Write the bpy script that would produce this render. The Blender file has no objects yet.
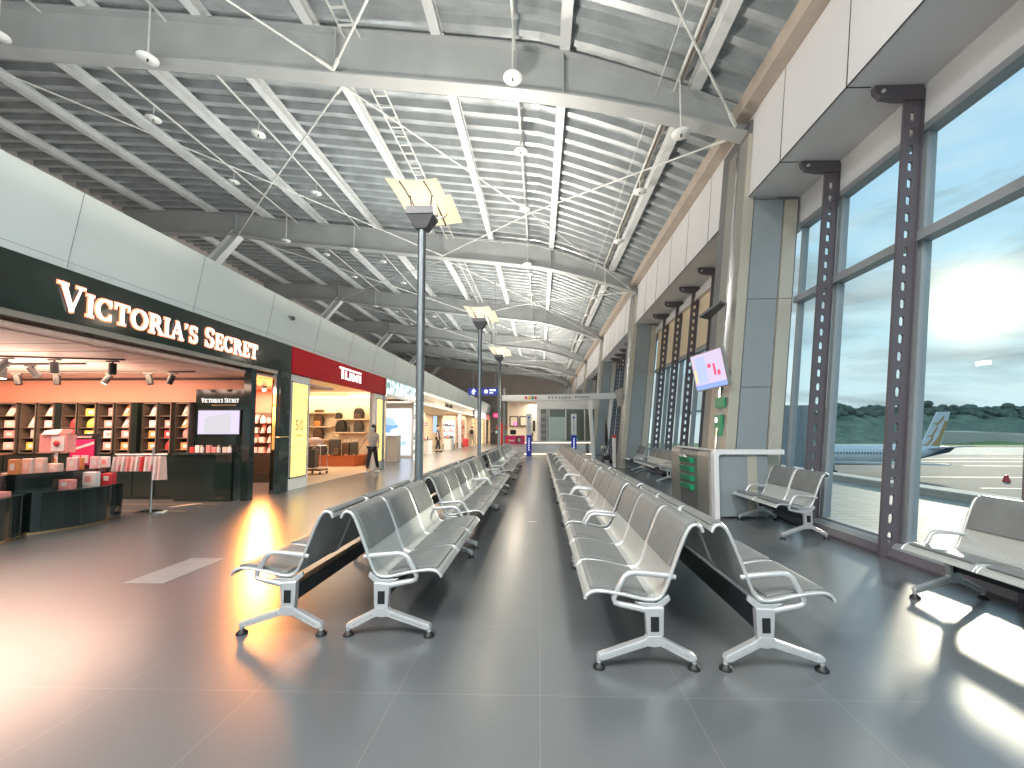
import bpy, math, random
from math import sin, cos, pi, radians, tan, atan2, sqrt
from mathutils import Vector, Matrix, noise
random.seed(7)
S = 1.115            # plan units -> metres
SC = bpy.context.scene
COL = SC.collection
EYE = 1.30

# ------------------------------------------------------------------ helpers
class MB:
    def __init__(s): s.v = []; s.f = []; s.sm = []
    def add(s, vs, fs, smooth=False):
        n = len(s.v); s.v += [tuple(p) for p in vs]
        s.f += [tuple(i + n for i in f) for f in fs]; s.sm += [smooth] * len(fs); return s
    def hexa(s, p):
        return s.add(p, [(0,3,2,1),(4,5,6,7),(0,1,5,4),(1,2,6,5),(2,3,7,6),(3,0,4,7)])
    def box(s, x0, x1, y0, y1, z0, z1):
        return s.hexa([(x0,y0,z0),(x1,y0,z0),(x1,y1,z0),(x0,y1,z0),(x0,y0,z1),(x1,y0,z1),(x1,y1,z1),(x0,y1,z1)])
    def cbox(s, x0, x1, y0, y1, z0, z1, c):
        """box with chamfered vertical and top edges"""
        c = min(c, abs(x1-x0)/2.2, abs(y1-y0)/2.2, abs(z1-z0)/2.2)
        def ring(i, z): return [(x0+i+c,y0+i,z),(x1-i-c,y0+i,z),(x1-i,y0+i+c,z),(x1-i,y1-i-c,z),(x1-i-c,y1-i,z),(x0+i+c,y1-i,z),(x0+i,y1-i-c,z),(x0+i,y0+i+c,z)]
        rs = [ring(0, z0), ring(0, z1-c), ring(c*.7, z1)]
        v = [p for r in rs for p in r]; f = [tuple(reversed(range(8))), tuple(range(16, 24))]
        for k in (0, 8):
            for i in range(8): j = (i+1) % 8; f.append((k+i, k+j, k+8+j, k+8+i))
        return s.add(v, f)
    def prism(s, poly, axis, a0, a1, smooth=False):
        n = len(poly)
        def P(p, a):
            if axis == 'x': return (a, p[0], p[1])
            if axis == 'y': return (p[0], a, p[1])
            return (p[0], p[1], a)
        v = [P(p, a0) for p in poly] + [P(p, a1) for p in poly]
        s.add(v, [tuple(range(n)), tuple(reversed(range(n, 2*n)))])
        n0 = len(s.v) - 2*n
        fs = [(n0+i, n0+n+i, n0+n+(i+1) % n, n0+(i+1) % n) for i in range(n)]
        s.f += fs; s.sm += [smooth]*n; return s
    def tube(s, pts, r, n=8, close=False, smooth=True):
        pts = [Vector(p) for p in pts]; m = len(pts)
        rr = r if isinstance(r, (list, tuple)) else [r]*m
        v = []; up = None
        for i, p in enumerate(pts):
            a = pts[i-1] if i > 0 else (pts[-1] if close else p)
            b = pts[i+1] if i < m-1 else (pts[0] if close else p)
            t = (b-a).normalized()
            if up is None:
                up = Vector((0,0,1)) if abs(t.z) < .9 else Vector((1,0,0))
            x = t.cross(up).normalized(); y = x.cross(t).normalized(); up = y
            for k in range(n):
                q = 2*pi*(k+.5)/n; v.append(p + (x*cos(q) + y*sin(q))*rr[i])
        f = []
        for i in range(m if close else m-1):
            j = (i+1) % m
            for k in range(n): l = (k+1) % n; f.append((i*n+k, i*n+l, j*n+l, j*n+k))
        s.add(v, f, smooth)
        if not close: s.add(v[:n], [tuple(reversed(range(n)))]); s.add(v[-n:], [tuple(range(n))])
        return s
    def cyl(s, x, y, z0, z1, r, n=16, r1=None):
        return s.lathe([(r, z0), (r if r1 is None else r1, z1)], x, y, n)
    def lathe(s, prof, x, y, n=16, cap=True):
        v = [(x+r*cos(2*pi*k/n), y+r*sin(2*pi*k/n), z) for r, z in prof for k in range(n)]
        f = [(i*n+k, i*n+(k+1) % n, (i+1)*n+(k+1) % n, (i+1)*n+k) for i in range(len(prof)-1) for k in range(n)]
        s.add(v, f, True)
        if cap: s.add(v[:n], [tuple(reversed(range(n)))]); s.add(v[-n:], [tuple(range(n))])
        return s
    def ball(s, x, y, z, rx, ry, rz, n=12, m=8):
        v = []; 
        for i in range(m+1):
            t = pi*i/m; q = max(sin(t), .001)
            for k in range(n): v.append((x+rx*q*cos(2*pi*k/n), y+ry*q*sin(2*pi*k/n), z-rz*cos(t)))
        return s.add(v, [(i*n+k, i*n+(k+1) % n, (i+1)*n+(k+1) % n, (i+1)*n+k) for i in range(m) for k in range(n)], True)
    def xf(s, fn): s.v = [fn(*p) for p in s.v]; return s
    def move(s, x, y, z): return s.xf(lambda a, b, c: (a+x, b+y, c+z))
    def rotz(s, a): return s.xf(lambda x, y, z: (x*cos(a)-y*sin(a), x*sin(a)+y*cos(a), z))
    def build(s, name, mat, parent=None, off=(0,0,0), bevel=0):
        me = bpy.data.meshes.new(name)
        me.from_pydata([((p[0]-off[0])*S, (p[1]-off[1])*S, (p[2]-off[2])*S) for p in s.v], [], s.f)
        me.polygons.foreach_set('use_smooth', s.sm); me.materials.append(mat); me.update()
        o = bpy.data.objects.new(name, me); COL.objects.link(o)
        if parent is not None: o.parent = parent
        if bevel:
            b = o.modifiers.new('b', 'BEVEL'); b.width = bevel*S; b.segments = 2; b.limit_method = 'ANGLE'; b.angle_limit = radians(50)
        return o
def box(*a): return MB().box(*a)
def tag(o, label=None, cat=None, group=None, kind=None):
    if label: o['label'] = label
    if cat: o['category'] = cat
    if group: o['group'] = group
    if kind: o['kind'] = kind
    return o
def empty(name, label, cat, loc=(0,0,0), rz=0, group=None):
    o = bpy.data.objects.new(name, None); COL.objects.link(o); o.empty_display_size = .1
    o.location = (loc[0]*S, loc[1]*S, loc[2]*S); o.rotation_euler = (0, 0, rz)
    return tag(o, label, cat, group)
def struct(name, mb, mat, parent=None, off=(0,0,0)):
    o = mb.build(name, mat, parent, off)
    if parent is None: o['kind'] = 'structure'
    return o
def single(name, mb, mat, label, cat, group=None, off=(0,0,0), bevel=0):
    """one-mesh thing: origin at off"""
    o = mb.build(name, mat, None, off, bevel); o.location = (off[0]*S, off[1]*S, off[2]*S)
    return tag(o, label, cat, group)
def dup(root, loc, rz=0, label=None, group=None):
    def cp(o, par):
        c = o.copy(); COL.objects.link(c); c.parent = par
        for ch in list(o.children): cp(ch, c)
        return c
    r = cp(root, None)
    r.location = (loc[0]*S, loc[1]*S, loc[2]*S); r.rotation_euler = (0, 0, rz)
    if label: r['label'] = label
    if group: r['group'] = group
    return r
def frame_obj(o, origin, xa, ya):
    """place a mesh drawn in the xy plane: local x->xa, y->ya"""
    x = Vector(xa).normalized(); y = Vector(ya).normalized(); z = x.cross(y).normalized(); y = z.cross(x)
    M = Matrix((( x.x, y.x, z.x, origin[0]), (x.y, y.y, z.y, origin[1]), (x.z, y.z, z.z, origin[2]), (0,0,0,1)))
    o.data.transform(M); o.data.update(); return o
def text(name, s, size, mat, origin, xa, ya, parent=None, off=(0,0,0), depth=.006, align='CENTER', width=None, bold=0):
    cu = bpy.data.curves.new('t', 'FONT'); cu.body = s; cu.size = size*S; cu.extrude = depth*S; cu.align_x = align; cu.align_y = 'CENTER'
    cu.offset = bold*S; cu.resolution_u = 3
    t = bpy.data.objects.new('t', cu); COL.objects.link(t); bpy.context.view_layer.update()
    dg = bpy.context.evaluated_depsgraph_get(); me = bpy.data.meshes.new_from_object(t.evaluated_get(dg))
    bpy.data.objects.remove(t); bpy.data.curves.remove(cu)
    if width and me.vertices:
        xs = [v.co.x for v in me.vertices]; k = width*S/(max(xs)-min(xs))
        for v in me.vertices: v.co.x *= k
    me.materials.clear(); me.materials.append(mat)
    o = bpy.data.objects.new(name, me); COL.objects.link(o)
    if parent is not None: o.parent = parent
    return frame_obj(o, [(origin[i]-off[i])*S for i in range(3)], xa, ya)
ORD = ['first','second','third','fourth','fifth','sixth','seventh','eighth','ninth','tenth','eleventh','twelfth','thirteenth','fourteenth','fifteenth','sixteenth']

# ------------------------------------------------------------------ materials
def mat(name, col, rough=.5, metal=0, emit=None, es=0, spec=.5, alpha=1, coat=0):
    m = bpy.data.materials.new(name); m.use_nodes = True
    b = m.node_tree.nodes['Principled BSDF']
    b.inputs['Base Color'].default_value = (*col, 1); b.inputs['Roughness'].default_value = rough
    b.inputs['Metallic'].default_value = metal; b.inputs['Specular IOR Level'].default_value = spec
    b.inputs['Coat Weight'].default_value = coat; b.inputs['Coat Roughness'].default_value = .05
    if emit: b.inputs['Emission Color'].default_value = (*emit, 1); b.inputs['Emission Strength'].default_value = es
    return m
def nd(m, t, **kw):
    n = m.node_tree.nodes.new(t)
    for k, v in kw.items(): setattr(n, k, v)
    return n
def lk(m, a, b): m.node_tree.links.new(a, b)
def mathn(m, op, a, b=None, c=None):
    n = nd(m, 'ShaderNodeMath', operation=op)
    for i, x in enumerate((a, b, c)):
        if x is None: continue
        if isinstance(x, (int, float)): n.inputs[i].default_value = x
        else: lk(m, x, n.inputs[i])
    return n.outputs[0]
def mixc(m, fac, a, b):
    n = nd(m, 'ShaderNodeMix', data_type='RGBA')
    if isinstance(fac, (int, float)): n.inputs[0].default_value = fac
    else: lk(m, fac, n.inputs[0])
    for i, x in ((6, a), (7, b)):
        if isinstance(x, tuple): n.inputs[i].default_value = (*x, 1)
        else: lk(m, x, n.inputs[i])
    return n.outputs[2]
def noisy(m, amount=.12, scale=3, bump=0, rough=0, stretch=(1,1,1), detail=4):
    """noise variation of a flat material: colour, roughness and bump"""
    b = m.node_tree.nodes['Principled BSDF']; c = tuple(b.inputs['Base Color'].default_value)[:3]
    tc = nd(m, 'ShaderNodeTexCoord'); mp = nd(m, 'ShaderNodeMapping'); lk(m, tc.outputs['Object'], mp.inputs[0]); mp.inputs['Scale'].default_value = stretch
    n = nd(m, 'ShaderNodeTexNoise'); n.inputs['Scale'].default_value = scale; n.inputs['Detail'].default_value = detail; lk(m, mp.outputs[0], n.inputs['Vector'])
    lo = tuple(max(0, x*(1-amount)) for x in c); hi = tuple(min(1, x*(1+amount)) for x in c)
    r = nd(m, 'ShaderNodeMapRange'); r.inputs[1].default_value = .3; r.inputs[2].default_value = .7; lk(m, n.outputs[0], r.inputs[0])
    lk(m, mixc(m, r.outputs[0], lo, hi), b.inputs['Base Color'])
    if rough:
        rv = b.inputs['Roughness'].default_value
        lk(m, mathn(m, 'MULTIPLY_ADD', r.outputs[0], rough, rv - rough/2), b.inputs['Roughness'])
    if bump:
        bp = nd(m, 'ShaderNodeBump'); bp.inputs['Strength'].default_value = bump; bp.inputs['Distance'].default_value = .02; lk(m, n.outputs[0], bp.inputs['Height']); lk(m, bp.outputs[0], b.inputs['Normal'])
    return m
def emi(name, col, st):
    m = bpy.data.materials.new(name); m.use_nodes = True; nt = m.node_tree; nt.nodes.clear()
    e = nt.nodes.new('ShaderNodeEmission'); e.inputs[0].default_value = (*col, 1); e.inputs[1].default_value = st
    o = nt.nodes.new('ShaderNodeOutputMaterial'); nt.links.new(e.outputs[0], o.inputs[0]); return m

M = {}
M['beam'] = noisy(mat('beam_paint', (.36,.375,.375), .45), .08, 1.5)
M['purlin'] = noisy(mat('purlin_paint', (.62,.64,.64), .45), .08, 1.5)
M['deck'] = noisy(mat('deck_steel', (.42,.45,.46), .38, .35), .18, 2.0, rough=.15)
M['rod'] = mat('rod_paint', (.62,.63,.60), .4)
M['disc'] = mat('disc_white', (.78,.80,.78), .4)
M['silver'] = noisy(mat('bench_silver', (.58,.60,.60), .33, .55), .06, 8)
M['alu'] = noisy(mat('cast_aluminium', (.62,.63,.64), .34, .6), .05, 10)
M['pad'] = noisy(mat('grey_vinyl', (.155,.165,.165), .38), .10, 6)
M['black'] = mat('black_plastic', (.008,.009,.010), .5)
M['beamblk'] = mat('dark_steel', (.03,.035,.04), .4, .4)
M['pole'] = noisy(mat('pole_steel', (.16,.18,.19), .35, .7), .06, 5)
M['lamphead'] = noisy(mat('lamp_head_grey', (.13,.125,.13), .4, .4), .05, 5)
M['fascia'] = noisy(mat('fascia_paint', (.76,.85,.86), .42), .03, .6)
M['panelw'] = noisy(mat('white_panel', (.62,.62,.63), .6), .03, .8)
M['joint'] = mat('joint_black', (.02,.02,.02), .6)
M['trimbrown'] = noisy(mat('eaves_channel', (.40,.34,.28), .5), .1, 3)
M['mull'] = noisy(mat('mullion_paint', (.30,.325,.345), .42, .3), .05, 3)
M['fin'] = noisy(mat('fin_dark_steel', (.115,.102,.118), .45, .2), .05, 2)
M['steel'] = noisy(mat('stainless', (.40,.385,.36), .40, .7), .04, .8, detail=1)
M['colpanel'] = noisy(mat('column_grey_panel', (.30,.34,.36), .4, .2), .05, 1.2)
M['colstrip'] = noisy(mat('column_beige_strip', (.52,.49,.42), .4, .3), .05, 1.5)
M['coldark'] = noisy(mat('column_dark_steel', (.20,.205,.21), .4, .5), .04, .8, detail=1)
M['blind'] = noisy(mat('roller_blind', (.80,.68,.48), .8), .04, 6)
M['white'] = noisy(mat('white_gloss', (.78,.78,.78), .3), .03, 2)
M['cream'] = noisy(mat('cream_wall', (.72,.60,.46), .6), .04, 1)
M['vsblack'] = mat('polished_black', (.012,.022,.020), .12, coat=.6)
M['vssign'] = noisy(mat('gloss_sign_board', (.015,.03,.026), .15), .3, 2)
M['marble'] = noisy(mat('dark_marble', (.03,.045,.042), .15, coat=.4), .6, 3)
M['pinkwall'] = noisy(mat('pink_wall', (.72,.30,.21), .5), .04, 1)
M['ceilpink'] = noisy(mat('blush_ceiling', (.78,.56,.48), .5), .10, 2.0, stretch=(.4,4,1))
M['shelfwood'] = noisy(mat('taupe_shelf', (.13,.10,.075), .45), .1, 3)
M['chrome'] = mat('chrome', (.75,.76,.76), .12, 1)
M['red'] = noisy(mat('red_sign', (.62,.006,.018), .55, spec=.2), .05, 3)
M['tum_plinth'] = noisy(mat('cherry_plinth', (.36,.09,.03), .4), .25, 6, stretch=(12,1,.6))
M['lightwood'] = noisy(mat('light_floor', (.62,.48,.36), .35), .06, 2)
M['brass'] = mat('brass_inlay', (.70,.48,.24), .3, .7)
M['letter'] = emi('backlit_letters', (1,.86,.84), 2.2)
M['halo'] = emi('letter_halo', (1,.30,.16), 1.6)
M['letterw'] = mat('white_letters', (.85,.85,.85), .4, emit=(1,1,1), es=.8)
M['yellow'] = None
M['lampglow'] = None
M['spotglow'] = emi('spot_lens', (1,.72,.48), 14)
M['led'] = emi('led_strip', (1,.78,.52), 2.2)
M['warmpanel'] = emi('warm_interior_glow', (1,.62,.30), 1.1)  # emissive sheet standing in for the light inside the far shops
M['bluesign'] = mat('sign_blue', (.02,.04,.30), .4, emit=(.02,.04,.35), es=.35)
M['blue'] = mat('pylon_blue', (.02,.05,.55), .35)
M['green'] = noisy(mat('tray_green', (.02,.30,.14), .35), .08, 10)
M['pink'] = mat('magenta', (.72,.03,.17), .45)
M['orange'] = mat('orange_red', (.80,.05,.02), .5)
M['grey'] = noisy(mat('mid_grey', (.30,.32,.33), .5), .05, 2)
M['concrete'] = noisy(mat('concrete', (.55,.54,.50), .8), .12, 2)
M['gable'] = noisy(mat('gable_grey_brown', (.55,.49,.46), .6), .1, .6)
M['frost'] = mat('frosted_panel', (.45,.58,.56), .35)
M['roomglass'] = mat('tinted_partition_glass', (.16,.20,.18), .12)
M['skin'] = mat('skin', (.62,.40,.30), .55)
M['hair'] = mat('black_hair', (.015,.012,.012), .5)
M['cloth_dark'] = mat('dark_cloth', (.025,.025,.032), .8)
M['cloth_grey'] = noisy(mat('grey_print_shirt', (.42,.41,.38), .8), .35, 14)
M['cloth_khaki'] = mat('khaki_cloth', (.45,.38,.29), .8)
M['cloth_blue'] = mat('slate_cloth', (.12,.13,.17), .8)
M['shoe'] = mat('white_shoe', (.75,.75,.75), .5)
M['mask'] = mat('surgical_mask_blue', (.35,.62,.68), .7)

def glass(name='clear_glass', tint=(.93,.97,.98), k=.08):
    m = bpy.data.materials.new(name); m.use_nodes = True; nt = m.node_tree; nt.nodes.clear()
    t = nt.nodes.new('ShaderNodeBsdfTransparent'); t.inputs[0].default_value = (*tint, 1)
    g = nt.nodes.new('ShaderNodeBsdfGlossy'); g.inputs['Roughness'].default_value = .02
    mx = nt.nodes.new('ShaderNodeMixShader'); lw = nt.nodes.new('ShaderNodeLayerWeight'); lw.inputs[0].default_value = .5; pw = nt.nodes.new('ShaderNodeMath'); pw.operation = 'POWER'; nt.links.new(lw.outputs['Facing'], pw.inputs[0]); pw.inputs[1].default_value = 5; fr = nt.nodes.new('ShaderNodeMath'); fr.operation = 'MULTIPLY_ADD'; nt.links.new(pw.outputs[0], fr.inputs[0]); fr.inputs[1].default_value = .5; fr.inputs[2].default_value = .008
    o = nt.nodes.new('ShaderNodeOutputMaterial')
    nt.links.new(fr.outputs[0], mx.inputs[0]); nt.links.new(t.outputs[0], mx.inputs[1]); nt.links.new(g.outputs[0], mx.inputs[2]); nt.links.new(mx.outputs[0], o.inputs[0])
    return m
M['glass'] = glass()

def floor_mat():
    m = mat('slate_floor_tiles', (.07,.08,.09), .3); b = m.node_tree.nodes['Principled BSDF']
    tc = nd(m, 'ShaderNodeTexCoord'); sp = nd(m, 'ShaderNodeSeparateXYZ'); lk(m, tc.outputs['Object'], sp.inputs[0])
    def line(o, period, phase, w):
        u = mathn(m, 'DIVIDE', mathn(m, 'SUBTRACT', o, phase), period); fr = mathn(m, 'FRACT', u)
        d = mathn(m, 'ABSOLUTE', mathn(m, 'SUBTRACT', fr, .5))
        return mathn(m, 'GREATER_THAN', d, .5 - w/period), mathn(m, 'FLOOR', u)
    lx, ix = line(sp.outputs[0], .712*S, 0, .0026); ly, iy = line(sp.outputs[1], .70*S, 2.1*S, .0026)
    ln = mathn(m, 'MAXIMUM', lx, ly)
    cv = nd(m, 'ShaderNodeCombineXYZ'); lk(m, ix, cv.inputs[0]); lk(m, iy, cv.inputs[1])
    wn = nd(m, 'ShaderNodeTexWhiteNoise'); lk(m, cv.outputs[0], wn.inputs[0])
    n1 = nd(m, 'ShaderNodeTexNoise'); n1.inputs['Scale'].default_value = 55; n1.inputs['Detail'].default_value = 4; lk(m, tc.outputs['Object'], n1.inputs['Vector'])
    n2 = nd(m, 'ShaderNodeTexNoise'); n2.inputs['Scale'].default_value = .9; n2.inputs['Detail'].default_value = 1; lk(m, tc.outputs['Object'], n2.inputs['Vector'])
    n3 = nd(m, 'ShaderNodeTexNoise'); n3.inputs['Scale'].default_value = 2.2; n3.inputs['Detail'].default_value = 7; lk(m, tc.outputs['Object'], n3.inputs['Vector'])
    base = mixc(m, wn.outputs[0], (.082,.093,.102), (.096,.106,.115))
    base = mixc(m, mathn(m, 'MULTIPLY', n1.outputs[0], .55), base, (.115,.125,.130))
    base = mixc(m, mathn(m, 'MULTIPLY', n3.outputs[0], .35), base, (.135,.140,.142))
    col = mixc(m, mathn(m, 'MULTIPLY', ln, .42), base, (.24,.25,.24)); lk(m, col, b.inputs['Base Color'])
    b.inputs['Roughness'].default_value = .30; b.inputs['Specular IOR Level'].default_value = 1.0; b.inputs['Coat Weight'].default_value = .45; b.inputs['Coat Roughness'].default_value = .22
    bp = nd(m, 'ShaderNodeBump'); bp.inputs['Strength'].default_value = .12; bp.inputs['Distance'].default_value = .004; lk(m, n1.outputs[0], bp.inputs['Height']); lk(m, bp.outputs[0], b.inputs['Normal'])
    return m
M['floor'] = floor_mat()

def perf_mat():
    """bare perforated sheet: tiny dark holes in silver"""
    m = mat('perforated_sheet', (.58,.60,.60), .33, .5); b = m.node_tree.nodes['Principled BSDF']
    tc = nd(m, 'ShaderNodeTexCoord'); sp = nd(m, 'ShaderNodeSeparateXYZ'); lk(m, tc.outputs['Object'], sp.inputs[0])
    k = 2*pi/.014
    a = mathn(m, 'SINE', mathn(m, 'MULTIPLY', sp.outputs[1], k)); c = mathn(m, 'SINE', mathn(m, 'MULTIPLY', mathn(m, 'ADD', sp.outputs[2], sp.outputs[0]), k))
    h = mathn(m, 'GREATER_THAN', mathn(m, 'MULTIPLY', a, c), .25)
    lk(m, mixc(m, h, (.60,.63,.62), (.36,.38,.37)), b.inputs['Base Color']); return m
M['perf'] = perf_mat()

def lamp_glow():
    m = bpy.data.materials.new('lamp_sail_glow'); m.use_nodes = True; nt = m.node_tree; nt.nodes.clear()
    tc = nt.nodes.new('ShaderNodeTexCoord'); sp = nt.nodes.new('ShaderNodeVectorMath'); sp.operation = 'DISTANCE'
    nt.links.new(tc.outputs['Object'], sp.inputs[0]); sp.inputs[1].default_value = (0, .0, 3.95*S)
    r = nt.nodes.new('ShaderNodeMapRange'); nt.links.new(sp.outputs['Value'], r.inputs[0]); r.inputs[1].default_value = 0; r.inputs[2].default_value = .42; r.inputs[3].default_value = 1.25; r.inputs[4].default_value = .86
    e = nt.nodes.new('ShaderNodeEmission'); e.inputs[0].default_value = (1,.79,.52,1); nt.links.new(r.outputs[0], e.inputs[1])
    o = nt.nodes.new('ShaderNodeOutputMaterial'); nt.links.new(e.outputs[0], o.inputs[0]); return m
M['lampglow'] = lamp_glow()

def yellow_mat():
    m = mat('yellow_lightbox', (.8,.55,.15), .4); b = m.node_tree.nodes['Principled BSDF']
    tc = nd(m, 'ShaderNodeTexCoord'); v = nd(m, 'ShaderNodeTexVoronoi'); v.inputs['Scale'].default_value = 12; lk(m, tc.outputs['Object'], v.inputs['Vector'])
    r = nd(m, 'ShaderNodeMapRange'); r.inputs[1].default_value = .1; r.inputs[2].default_value = .6; lk(m, v.outputs[0], r.inputs[0])
    c = mixc(m, r.outputs[0], (1,.50,.09), (1,.70,.22)); lk(m, c, b.inputs['Emission Color']); b.inputs['Emission Strength'].default_value = .95; return m
M['yellow'] = yellow_mat()

# ------------------------------------------------------------------ camera, world, sun
cam = bpy.data.cameras.new('camera'); co = bpy.data.objects.new('camera', cam); COL.objects.link(co); SC.camera = co
cam.sensor_width = 36; cam.lens = 412/1024*36; cam.shift_x = -17/1024; cam.shift_y = 25/1024; cam.clip_end = 5000; cam.clip_start = .05
co.location = (0, 0, EYE*S); co.rotation_euler = (pi/2 + radians(3.06), 0, radians(1.5))

sd = Vector((1.045, 1.0, .306)).normalized()
W = bpy.data.worlds.new('world'); SC.world = W; W.use_nodes = True
nt = W.node_tree; nt.nodes.clear()
def wn(t, **k):
    n = nt.nodes.new(t)
    for a, b in k.items(): setattr(n, a, b)
    return n
def wl(a, b): nt.links.new(a, b)
tc = wn('ShaderNodeTexCoord'); nrm = wn('ShaderNodeVectorMath', operation='NORMALIZE'); wl(tc.outputs['Generated'], nrm.inputs[0])
sp = wn('ShaderNodeSeparateXYZ'); wl(nrm.outputs[0], sp.inputs[0])
gr = wn('ShaderNodeValToRGB'); wl(sp.outputs[2], gr.inputs[0])
e = gr.color_ramp.elements; e[0].position = 0; e[0].color = (.66,.80,.80,1); e[1].position = .75; e[1].color = (.34,.56,.80,1)
k = gr.color_ramp.elements.new(.22); k.color = (.46,.70,.80,1)
mp = wn('ShaderNodeMapping'); wl(nrm.outputs[0], mp.inputs[0]); mp.inputs['Scale'].default_value = (1,1,3.2); mp.inputs['Rotation'].default_value = (.25,.1,.3)
n1 = wn('ShaderNodeTexNoise'); n1.inputs['Scale'].default_value = 3.0; n1.inputs['Detail'].default_value = 8; n1.inputs['Roughness'].default_value = .58; n1.inputs['Distortion'].default_value = .6; wl(mp.outputs[0], n1.inputs['Vector'])
r1 = wn('ShaderNodeMapRange'); r1.inputs[1].default_value = .44; r1.inputs[2].default_value = .60; wl(n1.outputs[0], r1.inputs[0])
mx1 = wn('ShaderNodeMix', data_type='RGBA'); mf = wn('ShaderNodeMath', operation='MULTIPLY'); wl(r1.outputs[0], mf.inputs[0]); mf.inputs[1].default_value = .9
wl(mf.outputs[0], mx1.inputs[0]); wl(gr.outputs[0], mx1.inputs[6]); mx1.inputs[7].default_value = (.29,.37,.39,1)
n2 = wn('ShaderNodeTexNoise'); n2.inputs['Scale'].default_value = 5; n2.inputs['Detail'].default_value = 6; wl(mp.outputs[0], n2.inputs['Vector'])
r2 = wn('ShaderNodeMapRange'); r2.inputs[1].default_value = .5; r2.inputs[2].default_value = .72; wl(n2.outputs[0], r2.inputs[0])
mf2 = wn('ShaderNodeMath', operation='MULTIPLY'); wl(r2.outputs[0], mf2.inputs[0]); mf2.inputs[1].default_value = .5
mx2 = wn('ShaderNodeMix', data_type='RGBA'); wl(mf2.outputs[0], mx2.inputs[0]); wl(mx1.outputs[2], mx2.inputs[6]); mx2.inputs[7].default_value = (.74,.80,.78,1)
dt = wn('ShaderNodeVectorMath', operation='DOT_PRODUCT'); wl(nrm.outputs[0], dt.inputs[0]); dt.inputs[1].default_value = sd
mxm = wn('ShaderNodeMath', operation='MAXIMUM'); wl(dt.outputs['Value'], mxm.inputs[0]); mxm.inputs[1].default_value = 0
def glow(p, s, c):
    a = wn('ShaderNodeMath', operation='POWER'); wl(mxm.outputs[0], a.inputs[0]); a.inputs[1].default_value = p
    b = wn('ShaderNodeMix', data_type='RGBA', blend_type='MULTIPLY'); b.inputs[0].default_value = 1
    m_ = wn('ShaderNodeMath', operation='MULTIPLY'); wl(a.outputs[0], m_.inputs[0]); m_.inputs[1].default_value = s
    cmb = wn('ShaderNodeVectorMath', operation='SCALE'); cmb.inputs[0].default_value = c; wl(m_.outputs[0], cmb.inputs['Scale']); return cmb.outputs[0]
a1 = wn('ShaderNodeVectorMath', operation='ADD'); wl(mx2.outputs[2], a1.inputs[0]); wl(glow(700, 1.6, (1,.86,.58)), a1.inputs[1])
a2 = wn('ShaderNodeVectorMath', operation='ADD'); wl(a1.outputs[0], a2.inputs[0]); wl(glow(30, .045, (1,.93,.70)), a2.inputs[1])
bg = wn('ShaderNodeBackground'); wl(a2.outputs[0], bg.inputs[0]); bg.inputs[1].default_value = .78
wo = wn('ShaderNodeOutputWorld'); wl(bg.outputs[0], wo.inputs[0])
sun = bpy.data.lights.new('sun', 'SUN'); sun.energy = 1.7; sun.color = (1,.86,.66); sun.angle = radians(3.0)
so = bpy.data.objects.new('sun', sun); COL.objects.link(so); so.rotation_euler = sd.to_track_quat('Z', 'Y').to_euler(); so.location = (20, 20, 10)

def area(name, loc, sx, sy, power, col=(1,1,1), direction=(0,0,-1), spread=180):
    l = bpy.data.lights.new(name, 'AREA'); l.shape = 'RECTANGLE'; l.size = sx*S; l.size_y = sy*S; l.energy = power; l.color = col; l.spread = radians(spread)
    o = bpy.data.objects.new(name, l); COL.objects.link(o); o.location = [c*S for c in loc]
    o.rotation_euler = Vector(direction).to_track_quat('-Z', 'Y').to_euler(); return o
def spot(name, loc, direction, power, col, ang, blend=.3, size=.05):
    l = bpy.data.lights.new(name, 'SPOT'); l.energy = power; l.color = col; l.spot_size = radians(ang); l.spot_blend = blend; l.shadow_soft_size = size*S
    o = bpy.data.objects.new(name, l); COL.objects.link(o); o.location = [c*S for c in loc]
    o.rotation_euler = Vector(direction).to_track_quat('-Z', 'Y').to_euler(); return o

SC.view_settings.view_transform = 'Standard'; SC.view_settings.look = 'None'; SC.view_settings.gamma = 1; SC.view_settings.use_curve_mapping = False
SC.view_settings.exposure = 0.62
# ------------------------------------------------------------------ roof
BX = [(-16,8.55),(-11,8.33),(-9.6,8.08),(-6.5,7.76),(-3.5,7.42),(0,7.02),(1.8,6.66),(3.6,6.15),(4.3,5.9)]
def lerp(T, x):
    if T is BX and T[0][0] < x < T[-1][0]:
        i = max(k for k in range(len(T)-1) if T[k][0] <= x); a = T[max(i-1,0)]; b = T[i]; c = T[i+1]; d = T[min(i+2,len(T)-1)]
        h = c[0]-b[0]; t = (x-b[0])/h; m0 = (c[1]-a[1])/(c[0]-a[0])*h; m1 = (d[1]-b[1])/(d[0]-b[0])*h
        return (2*t**3-3*t*t+1)*b[1] + (t**3-2*t*t+t)*m0 + (-2*t**3+3*t*t)*c[1] + (t**3-t*t)*m1
    if x <= T[0][0]: return T[0][1]
    for a, b in zip(T, T[1:]):
        if x <= b[0]: return a[1] + (b[1]-a[1])*(x-a[0])/(b[0]-a[0])
    return T[-1][1]
def rise(x, y): return max(-.06, min(.22, (y-8)*.022))*min(1, max(0, (3.6-x)/3.6))
def zb(x, y): return lerp(BX, x) + rise(x, y)
def dep(x): return lerp([(-16,.85),(0,.82),(3.6,.40),(4.3,.36)], x)
def zt(x, y): return zb(x, y) + dep(x)
BY = [-1.0, 6.75, 14.6, 22.4, 30.2, 38.0, 45.8]
PX = [-14.3,-12.2,-10.1,-8.0,-5.94,-3.97,-1.76,.43,2.6]
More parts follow.
